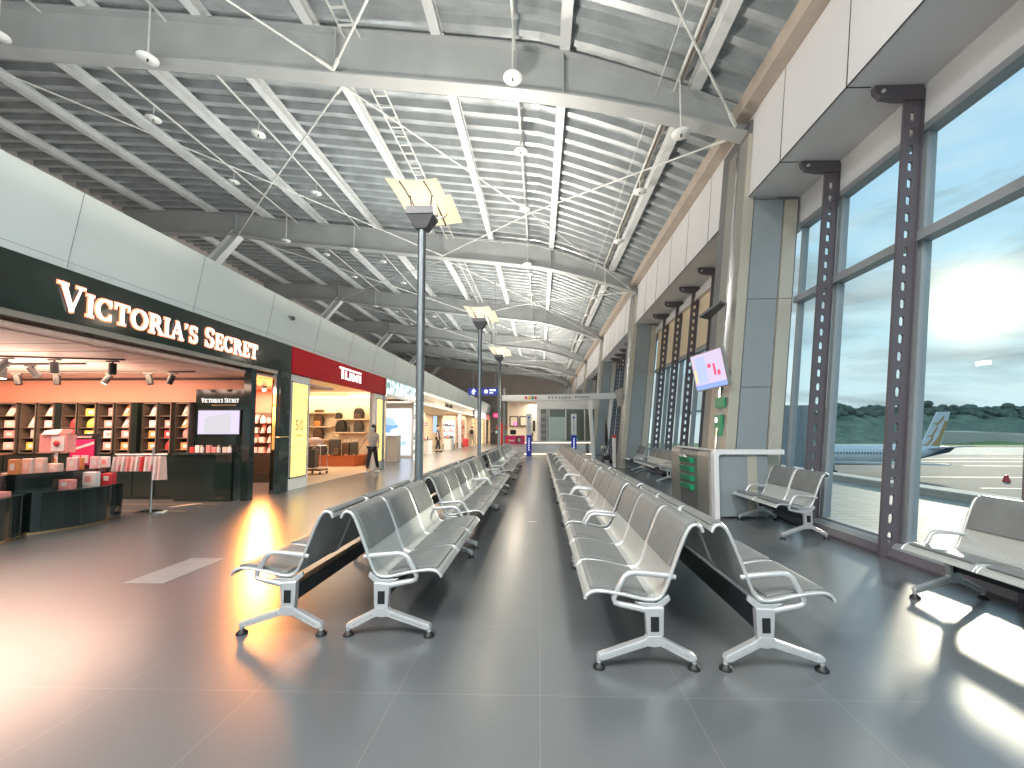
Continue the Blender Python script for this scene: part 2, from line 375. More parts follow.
# corrugated deck = the ceiling
def ceiling():
    m = MB(); xs = [-16,-13,-11,-9,-7,-5,-3.5,-2,-1,0,.9,1.8,2.7,3.55]; pr = []
    y = -5.0
    while y < 53: pr += [(y, 0), (y+.12, 0), (y+.15, .15), (y+.37, .15)]; y += .4
    v = [(x, yy, zt(x, yy) + .22 + h) for yy, h in pr for x in xs]; n = len(xs); f = []
    for i in range(len(pr)-1):
        for k in range(n-1): f.append((i*n+k, (i+1)*n+k, (i+1)*n+k+1, i*n+k+1))
    return m.add(v, f)
struct('ceiling', ceiling(), M['deck'])
def ibeam_x(y, hw=.14, tf=.035, x0=-15.5, x1=3.75):
    m = MB(); xs = [x0 + (x1-x0)*i/36 for i in range(37)]
    def strip(fz0, fz1, w):
        v = []
        for x in xs:
            a, b = fz0(x), fz1(x); v += [(x,y-w,a),(x,y+w,a),(x,y+w,b),(x,y-w,b)]
        f = [(i*4+j, i*4+(j+1) % 4, i*4+4+(j+1) % 4, i*4+4+j) for i in range(36) for j in range(4)]
        f += [(3,2,1,0), tuple(36*4+i for i in range(4))]; m.add(v, f)
    strip(lambda x: zb(x,y), lambda x: zb(x,y)+tf, hw); strip(lambda x: zb(x,y)+tf, lambda x: zt(x,y)-tf, .02); strip(lambda x: zt(x,y)-tf, lambda x: zt(x,y), hw)
    return m
bl = ['behind and above the camera', 'nearest the camera, crossing the whole top of the picture', 'second from the camera, above the nearest white lamp sail',
      'third from the camera', 'fourth from the camera', 'fifth from the camera', 'farthest, close to the end gable']
for i, y in enumerate(BY):
    if i == 0: continue
    t = empty('roof_beam', 'curved grey steel roof beam, ' + bl[i], 'beam', (0, y, 7.1), group='steel roof beams')
    m = ibeam_x(y).build('girder', M['beam'], t, (0, y, 7.1))
    st = MB()                                            # stiffener at the strut / rod nodes
    for x in (-11.2, -3.5, 0.4): st.box(x-.012, x+.012, y-.13, y-.021, zb(x,y)+.036, zt(x,y)-.036)
    st.build('stiffener', M['beam'], t, (0, y, 7.1))
    k = MB(); x0, z0 = -11.15, zb(-11.15, y); x1, z1 = -14.6, 4.6     # raking strut down to the shop roofs
    d = Vector((x1-x0, 0, z1-z0)).normalized(); nn = Vector((-d.z, 0, d.x))
    for w, s0, s1 in ((.14,-.17,-.14),(.02,-.14,.14),(.14,.14,.17)):
        P = []
        for (px_, pz_) in ((x0, z0+.1), (x1, z1)):
            for sgn in ((-w, s0), (w, s0), (w, s1), (-w, s1)): P.append((px_+nn.x*sgn[1], y+sgn[0], pz_+nn.z*sgn[1]))
        k.hexa(P)
    k.build('raking_strut', M['purlin'], t, (0, y, 7.1))
def purlin(x):
    m = MB(); ys = [-5] + BY + [52]
    for a, b in zip(ys, ys[1:]):
        for w, z0, z1 in ((.085, 0, .022), (.012, .022, .2), (.085, .2, .218)):
            P = []
            for y in (a, b):
                z = zt(x, y); P.append([(x-w,y,z+z0),(x+w,y,z+z0),(x+w,y,z+z1),(x-w,y,z+z1)])
            m.hexa([P[0][0],P[0][1],P[1][1],P[1][0],P[0][3],P[0][2],P[1][2],P[1][3]])
    return m
for i, x in enumerate(PX):
    k = len(PX)-1-i
    lab = 'white painted steel purlin under the ribbed roof deck, ' + ('the one nearest the window wall' if k == 0 else ORD[k] + ' from the window wall')
    single('roof_purlin', purlin(x), M['purlin'], lab, 'purlin', 'roof purlins', (x, 6.75, zt(x, 6.75)))
# bracing rods between the beams
def zr(x, y): return zb(x, y) + .06
NX = [-11.0, -3.5, 3.22]
bayn = ['first roof bay', 'second roof bay', 'third roof bay', 'fourth roof bay', 'fifth roof bay', 'sixth roof bay']
for i in range(len(BY)-1):
    for j in range(2):
        for f in (0, 1):
            xa, xb = (NX[j], NX[j+1]) if f == 0 else (NX[j+1], NX[j])
            a = Vector((xa, BY[i]+.16, zr(xa, BY[i])-.02 )); b = Vector((xb, BY[i+1]-.16, zr(xb, BY[i+1])-.02))
            mid = (a+b)/2; mid.z += (.15 if j else .05) + .04*f
            lab = 'steel bracing rod, %s, %s side, running %s' % (bayn[i], 'window' if j else 'shop', 'away to the right' if f == 0 else 'away to the left')
            t = empty('bracing_rod', lab, 'rod', a, group='roof bracing rods')
            MB().tube([a, mid, b], .018, 6).build('rod', M['rod'], t, a)
            d = (mid-a).normalized(); MB().tube([a, a+d*.28], .032, 6).build('turnbuckle', M['rod'], t, a); MB().tube([b-(b-mid).normalized()*.28, b], .032, 6).build('turnbuckle', M['rod'], t, a)
# pipes with sprinkler discs
pipes = [(-8.9,'outermost pipe above the shop side'), (-6.6,'pipe over the shop fronts'), (-.42,'pipe above the central aisle'), (2.28,'pipe beside the window-side purlin')]
for i, (x, pn) in enumerate(pipes):
    m = MB(); ys = [-5] + BY + [50]
    m.tube([(x, y, zt(x, y)-.03-(.0)) for y in ys], .026, 6)
    tag(m.build('sprinkler_pipe', M['rod'], None), 'thin white sprinkler pipe under the roof deck, ' + pn, 'pipe', 'sprinkler pipes')
m = MB()
for x in (2.36,): m.tube([(x, y, zt(x, y)+.06) for y in [-5]+BY+[50]], .03, 6)
tag(m.build('conduit', M['trimbrown'], None), 'brown conduit running beside the window-side purlin', 'conduit')
m = MB().tube([(1.95, y, zt(1.95, y)-.25) for y in [-5]+BY+[50]], .008, 5)
tag(m.build('hanging_cable', M['rod'], None), 'thin pale cable strung left of the window-side purlin', 'cable')
proto = None; cnt = {}
for pi_, (x, pn) in enumerate(pipes):
    k = 0
    for y in [4.1, 6.2, 8.9, 11.4, 13.9, 16.6, 19.2, 21.8, 25, 28, 32, 36]:
        y = y + (.25 if pi_ % 2 else 0)
        z = zt(x, y) - .05; drop = .95 if min(abs(y-b) for b in BY) < 1.0 else .32
        lab = 'white sprinkler disc on the %s, %s from the camera' % (pn, ORD[k]); k += 1
        key = drop
        if key not in cnt:
            t = empty('sprinkler', lab, 'sprinkler', (x, y, z), group='sprinkler discs')
            MB().tube([(0,0,0),(0,0,-drop)], .014, 6).build('drop_pipe', M['rod'], t)
            d = MB().lathe([(.012,-drop+.02),(.150,-drop+.012),(.152,-drop-.004),(.02,-drop-.008)], 0, 0, 18).build('disc', M['disc'], t)
            MB().cyl(0, 0, -drop-.05, -drop-.008, .014, 8).build('nozzle', M['black'], d)
            cnt[key] = t
        else: dup(cnt[key], (x, y, z), 0, lab, 'sprinkler discs')
# cable ladder
x = -3.25
m = MB()
for dx in (-.13, .13): m.tube([(x+dx, y, zt(x, y)-.06) for y in [-5]+BY+[50]], .02, 4, smooth=False)
t = empty('cable_ladder', 'long white cable ladder under the roof, left of the nearest lamp sail', 'cable ladder', (x, 0, 8)); m.build('rail', M['rod'], t, (x, 0, 8))
m = MB(); y = -4.
while y < 49: z = zt(x, y)-.06; m.box(x-.13, x+.13, y-.015, y+.015, z-.012, z+.012); y += .3
m.build('rungs', M['rod'], t, (x, 0, 8))['kind'] = 'stuff'
# end gable
m = MB(); m.add([(-16,52,0),(4.4,52,0),(4.4,52,zt(3.55,52)+.3),(-2,52,zt(-2,52)+.3),(-9,52,zt(-9,52)+.45),(-16,52,zt(-16,52)+.45)], [(0,1,2,3,4,5)])
struct('wall_far', m, M['gable'])
struct('wall_left', box(-16.05,-16,-5,52,0,10.4), M['gable'])
# ------------------------------------------------------------------ floor + fascia
struct('floor', box(-16,3.86,-5,52,-.3,0), M['floor'])
FX0, FX1 = -5.5, -5.34
m = MB(); m.prism([(FX0,3.18),(FX1,4.09),(-5.6,4.12),(-5.8,4.1),(-5.75,3.18)], 'y', -5, 45)
struct('wall_left_bulkhead', m, M['fascia'])
m = MB()
for k in range(30):
    y = -3.0 + 1.75*k + .55
    m.hexa([(FX0+.004,y,3.2),(FX0+.006,y,3.2),(FX0+.006,y+.008,3.2),(FX0+.004,y+.008,3.2),(FX1+.004,y,4.08),(FX1+.006,y,4.08),(FX1+.006,y+.008,4.08),(FX1+.004,y+.008,4.08)])
m.hexa([(FX0+.012,-5,3.26),(FX0+.014,-5,3.26),(FX0+.014,45,3.26),(FX0+.012,45,3.26),(FX0+.013,-5,3.266),(FX0+.016,-5,3.266),(FX0+.016,45,3.266),(FX0+.013,45,3.266)])
struct('trim_1', m, M['grey'])
struct('trim_2', box(-15.9,-5.78,-5,52,3.9,4.0), M['gable'])        # shop roof slab behind the bulkhead
# little dome camera on the fascia
t = empty('security_camera', 'small grey dome camera sticking out of the pale bulkhead', 'camera', (-5.4, 8.6, 3.72))
MB().tube([(-.08,0,.05),(.06,0,.03)], .02, 8).build('arm', M['grey'], t); MB().ball(.1,0,0,.05,.05,.05).build('dome', M['lamphead'], t)
# ------------------------------------------------------------------ facade, right
def XG(z): return 3.76 + .10*z          # leaning glass plane
def lean(m): return m.xf(lambda x, y, z: (x + .10*z, y, z))
posts = {0: [-1.85,-.6,.65,1.9,3.15,4.40,5.65][1:], 1: [8.15, 9.4, 10.65, 11.9, 13.15], 2: [16.3,17.5,18.7,19.9,21.1], 3: [24.2,25.4,26.6,27.8,29], 4: [32,33.2,34.4,35.6,36.8], 5: [39.8,41,42.2,43.4,44.6]}
bays = {0: (-4.5, 6.5), 1: (7.5, 14.35), 2: (15.35, 22.15), 3: (23.15, 29.95), 4: (30.95, 37.75), 5: (38.75, 45.5)}
HEAD, TRAN = 4.62, 3.36
def fin():
    """perforated vertical fin plate with a row of slotted holes, plus bracket"""
    m = MB(); w = .20; p = .187; z = .12; xs0, xs1 = 3.48, 3.66
    hw, hh, cx = .026, .05, (xs0+xs1)/2
    def quadz(a, b, c, d): pass
    T = .012
    for sgn in (-T, T):
        zz = 0.0
        m.add([(xs0,sgn,0),(xs1,sgn,0),(xs1,sgn,z),(xs0,sgn,z)], [(0,1,2,3)])
        zc = z
        while zc + p < 4.95:
            zm = zc + p/2
            ov = [(cx+hw*.55, zm-hh),(cx+hw, zm-hh*.62),(cx+hw, zm+hh*.62),(cx+hw*.55, zm+hh),(cx-hw*.55, zm+hh),(cx-hw, zm+hh*.62),(cx-hw, zm-hh*.62),(cx-hw*.55, zm-hh)]
            out = [(xs1,zc),(xs1,zm-hh*.62),(xs1,zm+hh*.62),(xs1,zc+p),(xs0,zc+p),(xs0,zm+hh*.62),(xs0,zm-hh*.62),(xs0,zc)]
            m.add([(a, sgn, b) for a, b in out+ov], [(i, (i+1) % 8, 8+(i+1) % 8, 8+i) for i in range(8)])
            if sgn > 0: m.add([(a, -T, b) for a, b in ov]+[(a, T, b) for a, b in ov], [(i, (i+1) % 8, 8+(i+1) % 8, 8+i) for i in range(8)])
            zc += p
        m.add([(xs0,sgn,zc),(xs1,sgn,zc),(xs1,sgn,5.0),(xs0,sgn,5.0)], [(0,1,2,3)])
    m.box(xs0-.006, xs0, -.016, .016, 0, 5.0); m.box(xs1, xs1+.01, -.035, .035, 0, 5.0)
    return lean(m)
def bracket():
    m = MB(); m.prism([(3.64,5.04),(4.16,5.04),(4.16,4.88),(3.86,4.88),(3.70,4.91),(3.64,4.97)], 'y', -.03, .03)
    return m
finp = None
nm = {0:'the camera-side window bay', 1:'the bay with blinds', 2:'the third window bay', 3:'the fourth window bay', 4:'the fifth window bay', 5:'the last window bay'}
wi = 0
for b in posts:
    y0, y1 = bays[b]
    ys = [y for y in posts[b]]
    for k, y in enumerate(ys):
        if b == 0: lab = ['','','','slotted dark steel window post just outside the picture edge','slotted dark steel window post, nearest one fully in view, right of the airliner','slotted dark steel window post between the airliner and the grey column'][k]
        else: lab = 'slotted dark steel window post in %s, %s from the camera' % (nm[b], ORD[k])
        if b == 0 and k < 3: lab = 'slotted dark steel window post beside the camera, %s' % ORD[k]
        if b == 0 and k < 2: continue
        if b > 3: continue
        if finp is None:
            finp = empty('window_post', lab, 'window post', (0, y, 0), group='slotted window posts')
            fin().build('slotted_plate', M['fin'], finp); bk = bracket().build('bracket', M['fin'], finp)
            bb = MB().tube([(3.72,-.05,4.97),(3.72,.05,4.97)], .018, 8).build('bolt', M['rod'], bk)
        else: dup(finp, (0, y, 0), 0, lab, 'slotted window posts')
    # window frames: one window between two mullions
    edges = [y0] + ys + [y1]
    for k in range(len(edges)-1):
        a, c = edges[k], edges[k+1]
        if b == 0 and k == 0: continue
        wi += 1
        m = MB()
        for yy in (a+.0, c-.035): m.box(3.72, 3.82, yy, yy+.035, .1, HEAD)
        m.box(3.70, 3.82, a, c, .1, .17).box(3.66, 3.82, a, c, TRAN-.05, TRAN+.05).box(3.68, 3.84, a, c, HEAD-.10, HEAD)
        w = struct('window_%d' % wi, lean(m), M['mull'])
        struct('pane', lean(box(3.76,3.77,a+.035,c-.035,.17,HEAD-.10)), M['glass'], w)
# sill / baseboard
struct('baseboard_right', MB().prism([(3.54,0),(3.54,.035),(3.60,.10),(3.86,.12),(3.86,0)], 'y', -5, 46), M['fin'])
struct('trim_3', MB().prism([(3.60,.101),(3.63,.145),(3.69,.15),(3.71,.11)], 'y', -5, 46), M['mull'])
# bulkhead above windows per bay: front panels, soffit, wall
struct('wall_right', MB().prism([(3.36,5.05),(3.50,6.62),(3.75,6.62),(4.36,6.0),(4.32,4.6),(4.14,4.6),(4.18,5.05)], 'y', -5, 46), M['panelw'])
m = MB()
for b in posts:
    for y in posts[b]:
        m.hexa([(3.353,y-.004,5.05),(3.36,y-.004,5.05),(3.36,y+.004,5.05),(3.353,y+.004,5.05),(3.487,y-.004,6.5),(3.50,y-.004,6.5),(3.50,y+.004,6.5),(3.487,y+.004,6.5)])
        if b == 0: m.box(3.36, 3.62, y-.004, y+.004, 5.043, 5.052)
m.box(3.35,3.358,-5,46,5.044,5.056)
struct('trim_4', m, M['joint'])
struct('trim_5', MB().prism([(3.26,6.44),(3.22,6.62),(3.5,6.68),(3.5,6.44)], 'y', -5, 50), M['trimbrown'])
# columns
def column(y, lab):
    y0, y1 = y-.25, y+.75
    t = empty('facade_column', lab, 'column', (2.78, y0, 0), group='clad columns of the window wall')
    off = (2.78, y0, 0)
    def L(m): return m.xf(lambda a, b, c: (a + .10*c, b, c))
    L(box(2.80,3.66,y0+.02,y1,0,6.35)).build('core', M['coldark'], t, off)
    L(box(2.785,2.80,y0+.02,y1-.3,.02,6.1)).build('hall_face', M['steel'], t, off)
    L(box(2.78,2.93,y0,y0+.02,.02,6.1)).build('left_strip', M['colstrip'], t, off)
    L(MB().box(2.95,3.40,y0,y0+.02,.02,1.98).box(2.95,3.40,y0,y0+.02,1.99,3.38).box(2.95,3.40,y0,y0+.02,3.39,5.0).box(2.95,3.3,y0,y0+.02,5.01,6.1)).build('grey_panel', M['colpanel'], t, off)
    L(MB().box(3.42,3.62,y0-.02,y0+.02,.02,3.38).box(3.42,3.62,y0-.02,y0+.02,3.39,4.98)).build('right_strip', M['colstrip'], t, off)
    L(box(2.76,2.79,y0+.30,y0+.36,0,6.1)).build('edge_profile', M['chrome'], t, off)
    return t
cl = ['wide grey clad column leaning outwards behind the steel counter', 'leaning clad column beyond the blinds, second along the windows', 'third leaning clad column along the window wall', 'fourth leaning clad column along the window wall', 'fifth leaning clad column along the window wall', 'farthest leaning clad column of the window wall']
for i, y in enumerate(BY[1:]): column(y, cl[i])
# roller blinds of bay 1
e_ = [7.55] + posts[1] + [14.3]
for k in range(len(e_)-1):
    a, c = e_[k]+.04, e_[k+1]-.04
    t = empty('roller_blind', 'half-lowered cream roller blind, %s from the camera' % ORD[k], 'blind', (4.0, a, 4.7), group='cream roller blinds')
    lean(box(3.672,3.680,a,c,TRAN-.04,4.72)).build('fabric', M['blind'], t, (4.0,a,4.7)); lean(MB().tube([(3.672,a,TRAN-.04),(3.672,c,TRAN-.04)], .014, 6)).build('bottom_bar', M['white'], t, (4.0,a,4.7))
struct('trim_6', lean(box(3.56,3.67,7.5,14.35,4.70,4.88)), M['panelw'])
# ------------------------------------------------------------------ benches
PROF = [(.372,.372),(.355,.398),(.315,.415),(.25,.412),(.16,.398),(.08,.380),(.02,.370),(-.03,.376),(-.06,.405),(-.085,.46),(-.115,.54),(-.145,.62),(-.175,.695),(-.20,.748),(-.225,.775),(-.25,.780),(-.272,.765),(-.282,.74)]
def smoothp(P, n=3):
    out = []
    for i in range(len(P)-1):
        p0 = P[max(i-1,0)]; p1 = P[i]; p2 = P[i+1]; p3 = P[min(i+2,len(P)-1)]
        for j in range(n):
            t = j/n; out.append(tuple(.5*((2*p1[a])+(-p0[a]+p2[a])*t+(2*p0[a]-5*p1[a]+4*p2[a]-p3[a])*t*t+(-p0[a]+3*p1[a]-3*p2[a]+p3[a])*t**3) for a in (0,1)))
    out.append(P[-1]); return out
SP = smoothp(PROF, 2)
def offp(P, d):
    out = []
    for i, p in enumerate(P):
        a = P[max(i-1,0)]; b = P[min(i+1,len(P)-1)]; tx, tz = b[0]-a[0], b[1]-a[1]; l = sqrt(tx*tx+tz*tz)
        out.append((p[0]+tz/l*d, p[1]-tx/l*d))
    return out
def sweep(m, P, y0, y1, d0, d1, smooth=True):
    A = offp(P, d0); B = offp(P, d1); n = len(P)
    v = [(a, y0, z) for a, z in A]+[(a, y1, z) for a, z in A]+[(a, y0, z) for a, z in B]+[(a, y1, z) for a, z in B]
    f = []
    for i in range(n-1):
        f += [(i, i+1, n+i+1, n+i), (2*n+i, 3*n+i, 3*n+i+1, 2*n+i+1), (i, 2*n+i, 2*n+i+1, i+1), (n+i, n+i+1, 3*n+i+1, 3*n+i)]
    f += [(0, n, 3*n, 2*n), (n-1, 3*n-1, 4*n-1, 2*n-1)]
    return m.add(v, f, False)
UP = -1   # sitter's side of the profile (sign of offset)
SEATPAD = SP[3:13]; BACKPAD = SP[20:33]
PITCH = .555
def make_bench(n, lab, group, loc, rz, arms=(0, 1), legs=None):
    t = empty('beam_bench', lab, 'bench', loc, rz, group); L = n*PITCH
    for i in range(n):
        a, b = i*PITCH+.012, (i+1)*PITCH-.012
        m = MB(); sweep(m, SP, a, b, -.004, .004)
        sh = m.build('seat_shell', M['perf'], t)
        for p in sh.data.polygons: p.use_smooth = False
        r = MB(); P3 = offp(SP, 0)
        for yy in (a, b): MB().tube([(u, yy, z) for u, z in P3], .0105, 6).build('rim', M['silver'], sh)
        sweep(MB(), SEATPAD, a+.028, b-.028, .004, .020).build('seat_pad', M['pad'], sh, bevel=.005)
        sweep(MB(), BACKPAD, a+.028, b-.028, .004, .018).build('back_pad', M['pad'], sh, bevel=.005)
    MB().box(-.055,.005,.03,L-.03,.215,.315).build('beam', M['beamblk'], t)
    for e, yy in ((0, .02), (1, L-.02)):
        s = 1 if e == 0 else -1
        f = MB(); w = .022
        def plate(poly, h=w): f.prism(poly, 'y', yy-h, yy+h)
        plate([(-.055,.18),(.035,.18),(.045,.33),(-.06,.335)])
        plate([(-.06,.335),(.045,.325),(.10,.36),(-.02,.355),(-.09,.40),(-.10,.37)], .012)
        # legs
        plate([(-.045,.185),(.03,.185),(.045,.165),(.30,.078),(.31,.06),(.285,.045),(.27,.048),(.03,.125),(-.005,.12),(-.04,.125),(-.19,.048),(-.215,.045),(-.235,.06),(-.225,.08),(-.06,.165)])
        for u in (.295, -.222): f.cyl(u, yy, .012, .07, .014, 8)
        lf = f.build('leg_frame', M['alu'], t, bevel=.006)
        for u in (.295, -.222): MB().lathe([(.034,0),(.034,.01),(.02,.022),(.015,.03)], u, yy, 14).build('foot', M['black'], lf)
        MB().box(-.03,.015,yy-.0235,yy+.0235,.205,.285).build('cover_plate', M['black'], lf)
        for q in (((.055,.146),(.26,.075),(.255,.066),(.05,.132)), ((-.065,.146),(-.19,.078),(-.186,.068),(-.06,.132))):
            MB().prism(list(q), 'y', yy-.0226, yy+.0226).build('leg_groove', M['beam'], lf)
        if e in arms:
            MB().tube([(-.13,yy,.492),(-.10,yy,.498),(0,yy,.508),(.09,yy,.515),(.125,yy,.51),(.15,yy,.492),(.185,yy,.43),(.212,yy,.375),(.205,yy,.352),(.18,yy,.343),(.10,yy,.328),(.02,yy,.312)],
                      [.014,.017,.016,.016,.016,.016,.016,.016,.016,.016,.018,.02], 8).build('armrest', M['alu'], t)
    return t
protos = {}
def bench(n, xhub, ya, faces_left, lab, group):
    """bench starting at ya (near end); faces_left: sitter looks to -X"""
    L = n*PITCH
    if faces_left: loc, rz = (xhub, ya+L, 0), pi
    else: loc, rz = (xhub, ya, 0), 0
    if n not in protos: protos[n] = make_bench(n, lab, group, loc, rz)
    else: dup(protos[n], loc, rz, lab, group)
R0 = [2.33 + 1.76*k for k in range(8)]
for k, y in enumerate(R0):
    w = 'nearest the camera' if k == 0 else ('farthest from the camera' if k == 7 else ORD[k]+' from the camera')
    bench(3, .62, y, True, 'silver three-seat beam bench in the right-hand row facing the aisle, %s' % w, 'aisle-facing benches of the right row')
    bench(3, 1.235, y, False, 'silver three-seat beam bench in the right-hand row facing the windows, %s' % w, 'window-facing benches of the right row')
LR = [(3,2.65),(4,4.60),(3,6.90),(3,9.35),(3,11.1),(3,13.5),(3,15.25)]
for k, (n, y) in enumerate(LR):
    w = 'nearest the camera' if k == 0 else ('farthest from the camera' if k == len(LR)-1 else ORD[k]+' from the camera')
    ns = 'three' if n == 3 else 'four'
    bench(n, -1.0, y, False, 'silver %s-seat beam bench in the left-hand row facing the aisle, %s' % (ns, w), 'aisle-facing benches of the left row')
    bench(n, -1.62, y, True, 'silver %s-seat beam bench in the left-hand row facing the shops, %s' % (ns, w), 'shop-facing benches of the left row')
for n, y, lab in [(2,5.10,'two-seat beam bench with dark pads against the window behind the counter'), (3,1.72,'beam bench with dark pads under the window at the right picture edge'),
                  (4,10.45,'four-seat beam bench under the blinds near the second column'), (3,13.3,'three-seat beam bench tucked beside the second leaning column')]:
    bench(n, 3.22, y, True, lab, 'benches along the window wall')
# ------------------------------------------------------------------ lamp posts
def lamp(y, lab, first):
    if first is not None: return dup(first, (-1.3, y, 0), 0, lab, 'tall aisle lamps')
    t = empty('lamp_post', lab, 'lamp', (-1.3, y, 0), group='tall aisle lamps')
    MB().lathe([(.11,0),(.11,.012),(.05,.03),(.046,.04),(.044,3.56)], 0, 0, 18).build('pole', M['pole'], t)
    h = MB(); h.hexa([(-.06,-.06,3.52),(.06,-.06,3.52),(.06,.06,3.52),(-.06,.06,3.52),(-.15,-.10,3.66),(.15,-.10,3.66),(.15,.10,3.66),(-.15,.10,3.66)]); h.box(-.15,.15,-.11,.11,3.66,3.74)
    for k in range(4): h.box(-.10,.10,-.075+.0,.075,3.57+.02*k,3.578+.02*k)
    h.build('lamp_head', M['lamphead'], t)
    m = MB(); N = 10       # curved sail, near edge high
    def sail(u, v): # u along X, v 0 near .. 1 far
        return (-.30 + u*.60 + .10*v - .02, -.27 + v*.60, 3.95 - .17*v**1.5 - .03*sin(u*pi))
    v = []; f = []
    for i in range(N+1):
        for j in range(N+1): v.append(sail(i/N, j/N))
    n1 = N+1
    for i in range(N):
        for j in range(N):
            if i == 0 and j > 6: continue
            if i == N-1 and j < 4: continue
            f.append((i*n1+j, (i+1)*n1+j, (i+1)*n1+j+1, i*n1+j+1))
    m.add(v, f, True); o = m.build('lamp_sail', M['lampglow'], t)
    sm = o.modifiers.new('s', 'SOLIDIFY'); sm.thickness = .012; sm.offset = 0
    for u in (.25, .68): MB().tube([(p[0], p[1], p[2]-.014) for p in [sail(u, q/8) for q in range(9)]], .009, 6).build('sail_rib', M['black'], o)
    MB().tube([(.13,.09,3.70),(.22,.10,3.72),(.25,.12,3.76),(.20,.14,3.80)], .008, 6).build('support_wire', M['chrome'], t)
    MB().tube([(-.10,-.05,3.74),(-.12,-.06,3.88)], .010, 6).tube([(.10,-.05,3.74),(.12,-.06,3.88)], .010, 6).tube([(-.10,.07,3.74),(-.08,.1,3.83)], .010, 6).tube([(.10,.07,3.74),(.12,.1,3.83)], .010, 6).build('sail_stay', M['lamphead'], t)
    return t
L0 = lamp(4.42, 'nearest tall lamp post with a glowing cream sail, rising from the left bench row', None)
lamp(8.85, 'second tall lamp post with a glowing cream sail, in the middle distance', L0)
lamp(13.1, 'third tall lamp post with a glowing cream sail, beside the blue hanging sign', L0)
# ------------------------------------------------------------------ people
def chain(name, pts, edges, mat_, parent, off, sub=2, root=0):
    me = bpy.data.meshes.new(name); me.from_pydata([((p[0]-off[0])*S, (p[1]-off[1])*S, (p[2]-off[2])*S) for p in [q[0] for q in pts]], edges, [])
    o = bpy.data.objects.new(name, me); COL.objects.link(o); o.parent = parent
    sk = o.modifiers.new('skin', 'SKIN'); sk.use_smooth_shade = True
    for i, q in enumerate(pts):
        r = q[1] if isinstance(q[1], tuple) else (q[1], q[1]); me.skin_vertices[0].data[i].radius = (r[0]*S, r[1]*S); me.skin_vertices[0].data[i].use_root = (i == root)
    sb = o.modifiers.new('sub', 'SUBSURF'); sb.levels = sub; sb.render_levels = sub; me.materials.append(mat_); return o
def person(lab, x, y, rz, H, top, trousers, shoes, hair_long=False, mask=False, arms=((.22,.05,.0),(.22,.05,.0)), stride=.12, short_sleeve=True, backpack=None):
    """standing / walking figure facing local -Y, H = height in plan units"""
    t = empty('person', lab, 'person', (x, y, 0), rz); k = H/1.6; o0 = (0,0,0)
    def P(a, b, c): return (a*k, b*k, c*k)
    s = stride
    J = {'pel': P(0,0,.86),'bel': P(0,0,.98),'ch': P(0,-.005,1.15),'nk': P(0,.005,1.30),'nk2': P(0,0,1.36),'hd': P(0,-.015,1.43),'hd2': P(0,-.01,1.52)}
    names = list(J); idx = {n: i for i, n in enumerate(names)}
    R = {'pel': (.115*k,.085*k),'bel': (.105*k,.075*k),'ch': (.125*k,.08*k),'nk': (.055*k,.05*k),'nk2': (.045*k,.045*k),'hd': (.068*k,.08*k),'hd2': (.06*k,.07*k)}
    pts = [(J[n], R[n]) for n in names]; ed = [(0,1),(1,2),(2,3),(3,4),(4,5),(5,6)]
    sl = []; 
    for sd_, (lo, fw, up) in zip((-1, 1), arms):
        sh = P(.155*sd_, .01, 1.25); el = P((.155+lo*.35)*sd_, .03-fw*.3, 1.02+up*.3); wr = P((.155+lo*.55)*sd_, -fw, .81+up); ha = P((.155+lo*.6)*sd_, -fw-.03, .75+up)
        b = len(pts); pts += [(sh, .045*k), (el, .034*k), (wr, .024*k), (ha, .03*k)]; ed += [(2, b), (b, b+1), (b+1, b+2), (b+2, b+3)]; sl.append((sh, el, wr, ha))
        for q in range(4): # fingers
            fx = (q-1.5)*.014; c = len(pts); d = P((.155+lo*.62)*sd_ , -fw-.04+fx*1.2, .68+up+abs(q-1.4)*.008); pts += [(d, .0085*k)]; ed += [(b+3, c)]
    lg = []
    for sd_, st in ((-1, s), (1, -s)):
        hp = P(.08*sd_, 0, .80); kn = P(.085*sd_, -st*.55-.02, .45); an = P(.08*sd_, -st+.03*(st < 0), .09); to = P(.09*sd_, -st-.12, .04)
        b = len(pts); pts += [(hp, (.075*k,.08*k)), (kn, .05*k), (an, .035*k), (to, (.04*k,.025*k))]; ed += [(0, b), (b, b+1), (b+1, b+2), (b+2, b+3)]; lg.append((hp, kn, an, to))
    chain('body', pts, ed, M['skin'], t, o0)
    # face
    f = MB()
    for sx in (-.026, .026): f.ball(sx*k, -.088*k, 1.475*k, .012*k, .006*k, .008*k, 8, 6)
    f.build('eyes', M['hair'], t)
    if mask: MB().ball(0, -.070*k, 1.425*k, .056*k, .040*k, .044*k).build('face_mask', M['mask'], t)
    else: MB().ball(0, -.100*k, 1.448*k, .012*k, .018*k, .022*k, 8, 6).build('nose', M['skin'], t)
    h = MB().ball(0, .018*k, 1.515*k, .083*k, .088*k, .080*k, 14, 10)
    if hair_long: h.ball(0, .05*k, 1.42*k, .082*k, .05*k, .13*k, 12, 8)
    h.build('hair', M['hair'], t)
    # clothing as looser shells
    cp = [(P(0,0,.81),(.150*k,.125*k)),(P(0,0,.97),(.142*k,.115*k)),(P(0,0,1.14),(.155*k,.115*k)),(P(0,.005,1.30),(.095*k,.075*k))]; ce = [(0,1),(1,2),(2,3)]
    for sh, el, wr, ha in sl:
        b = len(cp); e2 = tuple(sh[i]+(el[i]-sh[i])*.6 for i in range(3)); cp += [(sh, .062*k), (e2, .055*k)]; ce += [(2, b), (b, b+1)]
        if not short_sleeve: cp += [(el, .046*k), (wr, .036*k)]; ce += [(b+1, b+2), (b+2, b+3)]
    chain('shirt', cp, ce, top, t, o0)
    cp = [(P(0,0,.86),(.140*k,.11*k))]; ce = []
